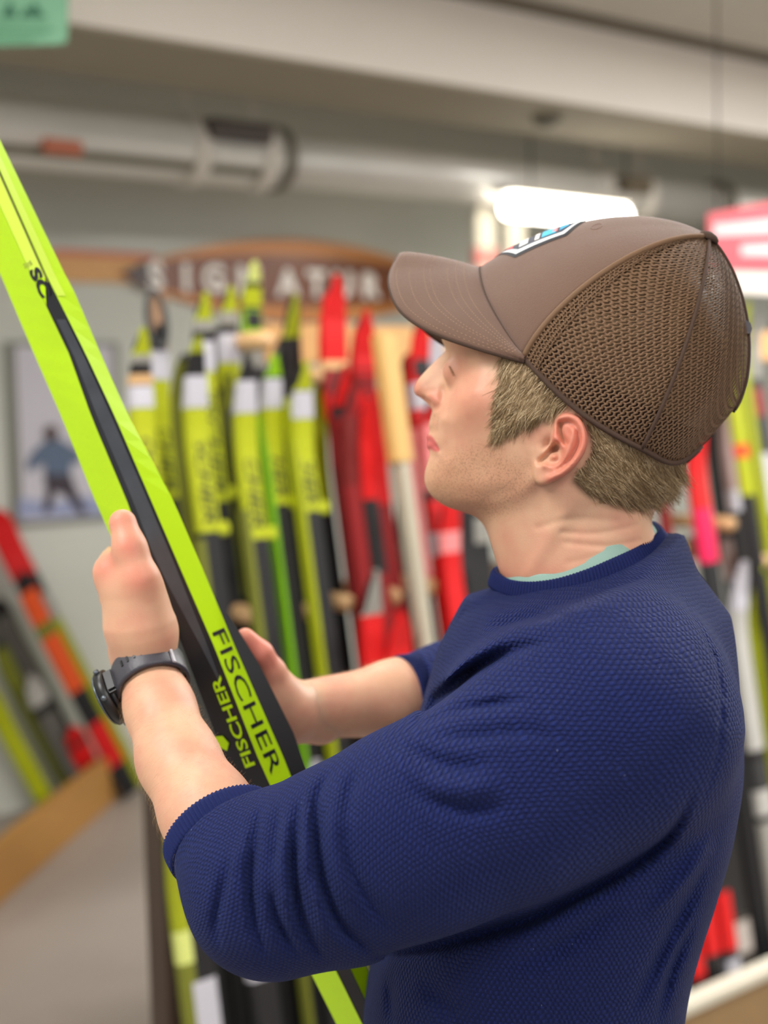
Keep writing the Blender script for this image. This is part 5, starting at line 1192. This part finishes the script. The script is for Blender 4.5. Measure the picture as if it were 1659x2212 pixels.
# ---------------------------------------------------------------- watch
dW = (WR-C(384, 1640, 1.06)); dW /= np.linalg.norm(dW); eW = np.array([0, 0, -1.0]); eW -= (eW@dW)*dW; eW /= np.linalg.norm(eW); fW = np.cross(dW, eW); fW = fW if fW[0] < 0 else -fW
cW = C(325, 1462, 1.112)
watch = bpy.data.objects.new('wristwatch', None); COL.objects.link(watch); watch.location = tuple(to_world(cW)); adopt(watch, person)
watch.matrix_parent_inverse = Matrix.Identity(4); watch.location = Vector(tuple(to_world(cW)))-person.location; watch['label'] = 'black rubber-strapped sports watch'
m_rub = mat('black_rubber', (62, 60, 68), .45, bump=.2, bscale=600); m_case = mat('watch_case', (22, 22, 24), .4); m_stl = mat('watch_grey', (96, 104, 112), .3, metal=.6)
rx, ry = .0262, .0268; secs = []; na = 60
for i in range(na):
    a = 2*math.pi*i/na; o_ = eW*math.cos(a)*ry+fW*math.sin(a)*rx; od_ = o_/np.linalg.norm(o_); secs.append([cW+o_+dW*h_*.0235+od_*t__ for h_, t__ in ((-.5, 0), (-.5, .0022), (-.4, .003), (.4, .003), (.5, .0022), (.5, 0))])
V = np.array(secs).reshape(-1, 3); Fq = [(i*6+k, i*6+(k+1) % 6, ((i+1) % na)*6+(k+1) % 6, ((i+1) % na)*6+k) for i in range(na) for k in range(6)]
fixn(mesh_obj('strap', to_world(V), Fq, m_rub, watch, True))
def wpt(a, h_, r): o_ = eW*math.cos(a)*ry+fW*math.sin(a)*rx; return cW+o_+dW*h_+o_/np.linalg.norm(o_)*r
def wbox(name, a, h_, sx, sy, sz, r, m):
    c = wpt(a, h_, r); o_ = eW*math.cos(a)+fW*math.sin(a); tg_ = -eW*math.sin(a)+fW*math.cos(a)
    return box(name, to_world(c), dir_world(tg_), dir_world(dW), dir_world(o_), sx, sy, sz, m, watch, min(sx, sy, sz)*.3)
for k in range(6): wbox('strap_hole', .38-.20*k, .002, .0022, .0058, .0012, .0030, m_case)
wbox('strap_keeper', -1.02, 0, .0034, .023, .0016, .0036, mat('keeper_grey', (150, 146, 152), .4)); 
cc = cW+fW*(rx+.0035); 
def disc(name, r0_, r1_, a, b, m, n=40):
    P0 = []
    for rr_, h_ in ((r0_, a), (r1_, a+.0006), (r1_, b-.0006), (r0_, b)):
        P0.append([to_world(cc+fW*h_+(eW*math.cos(w)*1.0+dW*math.sin(w)*1.0)*rr_) for w in np.linspace(0, 2*math.pi, n, endpoint=False)])
    return loft(name, P0, m, watch, True)
disc('case_back', .0175, .019, -.0035, .0005, m_case); disc('case', .0200, .0222, .0003, .0085, m_case); disc('bezel', .0198, .0208, .0085, .0105, m_stl); disc('watch_glass', .0170, .0180, .0104, .0110, mat('glass_dark', (14, 14, 18), .1))
for w in (.6, 1.57, 2.5, -.6, -2.5):
    p = cc+fW*.0045+(eW*math.cos(w)+dW*math.sin(w))*.0226; q = (eW*math.cos(w)+dW*math.sin(w)); tube('push_button', [to_world(p-q*.001), to_world(p+q*.0022)], .0022, m_stl, watch, 12)
for sg_ in (1, -1): box('strap_lug', to_world(cW+fW*(rx*.93+.002)+eW*sg_*.0155*1.0), dir_world(fW), dir_world(dW), dir_world(eW), .010, .021, .010, m_case, watch, .002)
# ---------------------------------------------------------------- trousers and shoes
base = to_world(C(1135, 2212, 1.15)); fwd = -RTh; sid = np.array([-fwd[1], fwd[0], 0])
def ell_ring(c, a, b, n=28): return [c+fwd*a*math.cos(w)+sid*b*math.sin(w) for w in np.linspace(0, 2*math.pi, n, endpoint=False)]
bx = np.array([base[0], base[1], 0])
m_den = mat('dark_denim', (40, 46, 66), .85, bump=.4, bscale=900)
loft('trousers', [ell_ring(bx+Z3*z, a, b) for z, a, b in ((1.05, .112, .148), (.98, .118, .155), (.90, .122, .165), (.82, .115, .168), (.80, .09, .15))], m_den, person, True)
for sg_ in (1, -1):
    o0 = bx+sid*.088*sg_
    loft('trouser_leg', [ell_ring(o0+Z3*z+fwd*f_, a, b) for z, a, b, f_ in ((.86, .098, .086, 0), (.7, .088, .08, .005), (.5, .068, .066, .008), (.3, .064, .062, 0), (.09, .06, .06, -.01), (.06, .06, .06, -.01))], m_den, person, True)
    sh = o0+fwd*.05
    loft('shoe', [ [sh+fwd*(x_*1.0)+sid*(w*math.cos(k))*1.0+Z3*(h0+ h_*max(-.0, math.sin(k)) ) for k in np.linspace(0, 2*math.pi, 20, endpoint=False)] for x_, w, h0, h_ in ((-.13, .02, .012, .05), (-.11, .036, .002, .09), (-.04, .04, .002, .1), (.04, .045, .002, .075), (.11, .045, .002, .05), (.155, .03, .004, .035), (.165, .01, .01, .02))], mat('shoe_dark', (34, 32, 32), .6), person, True)
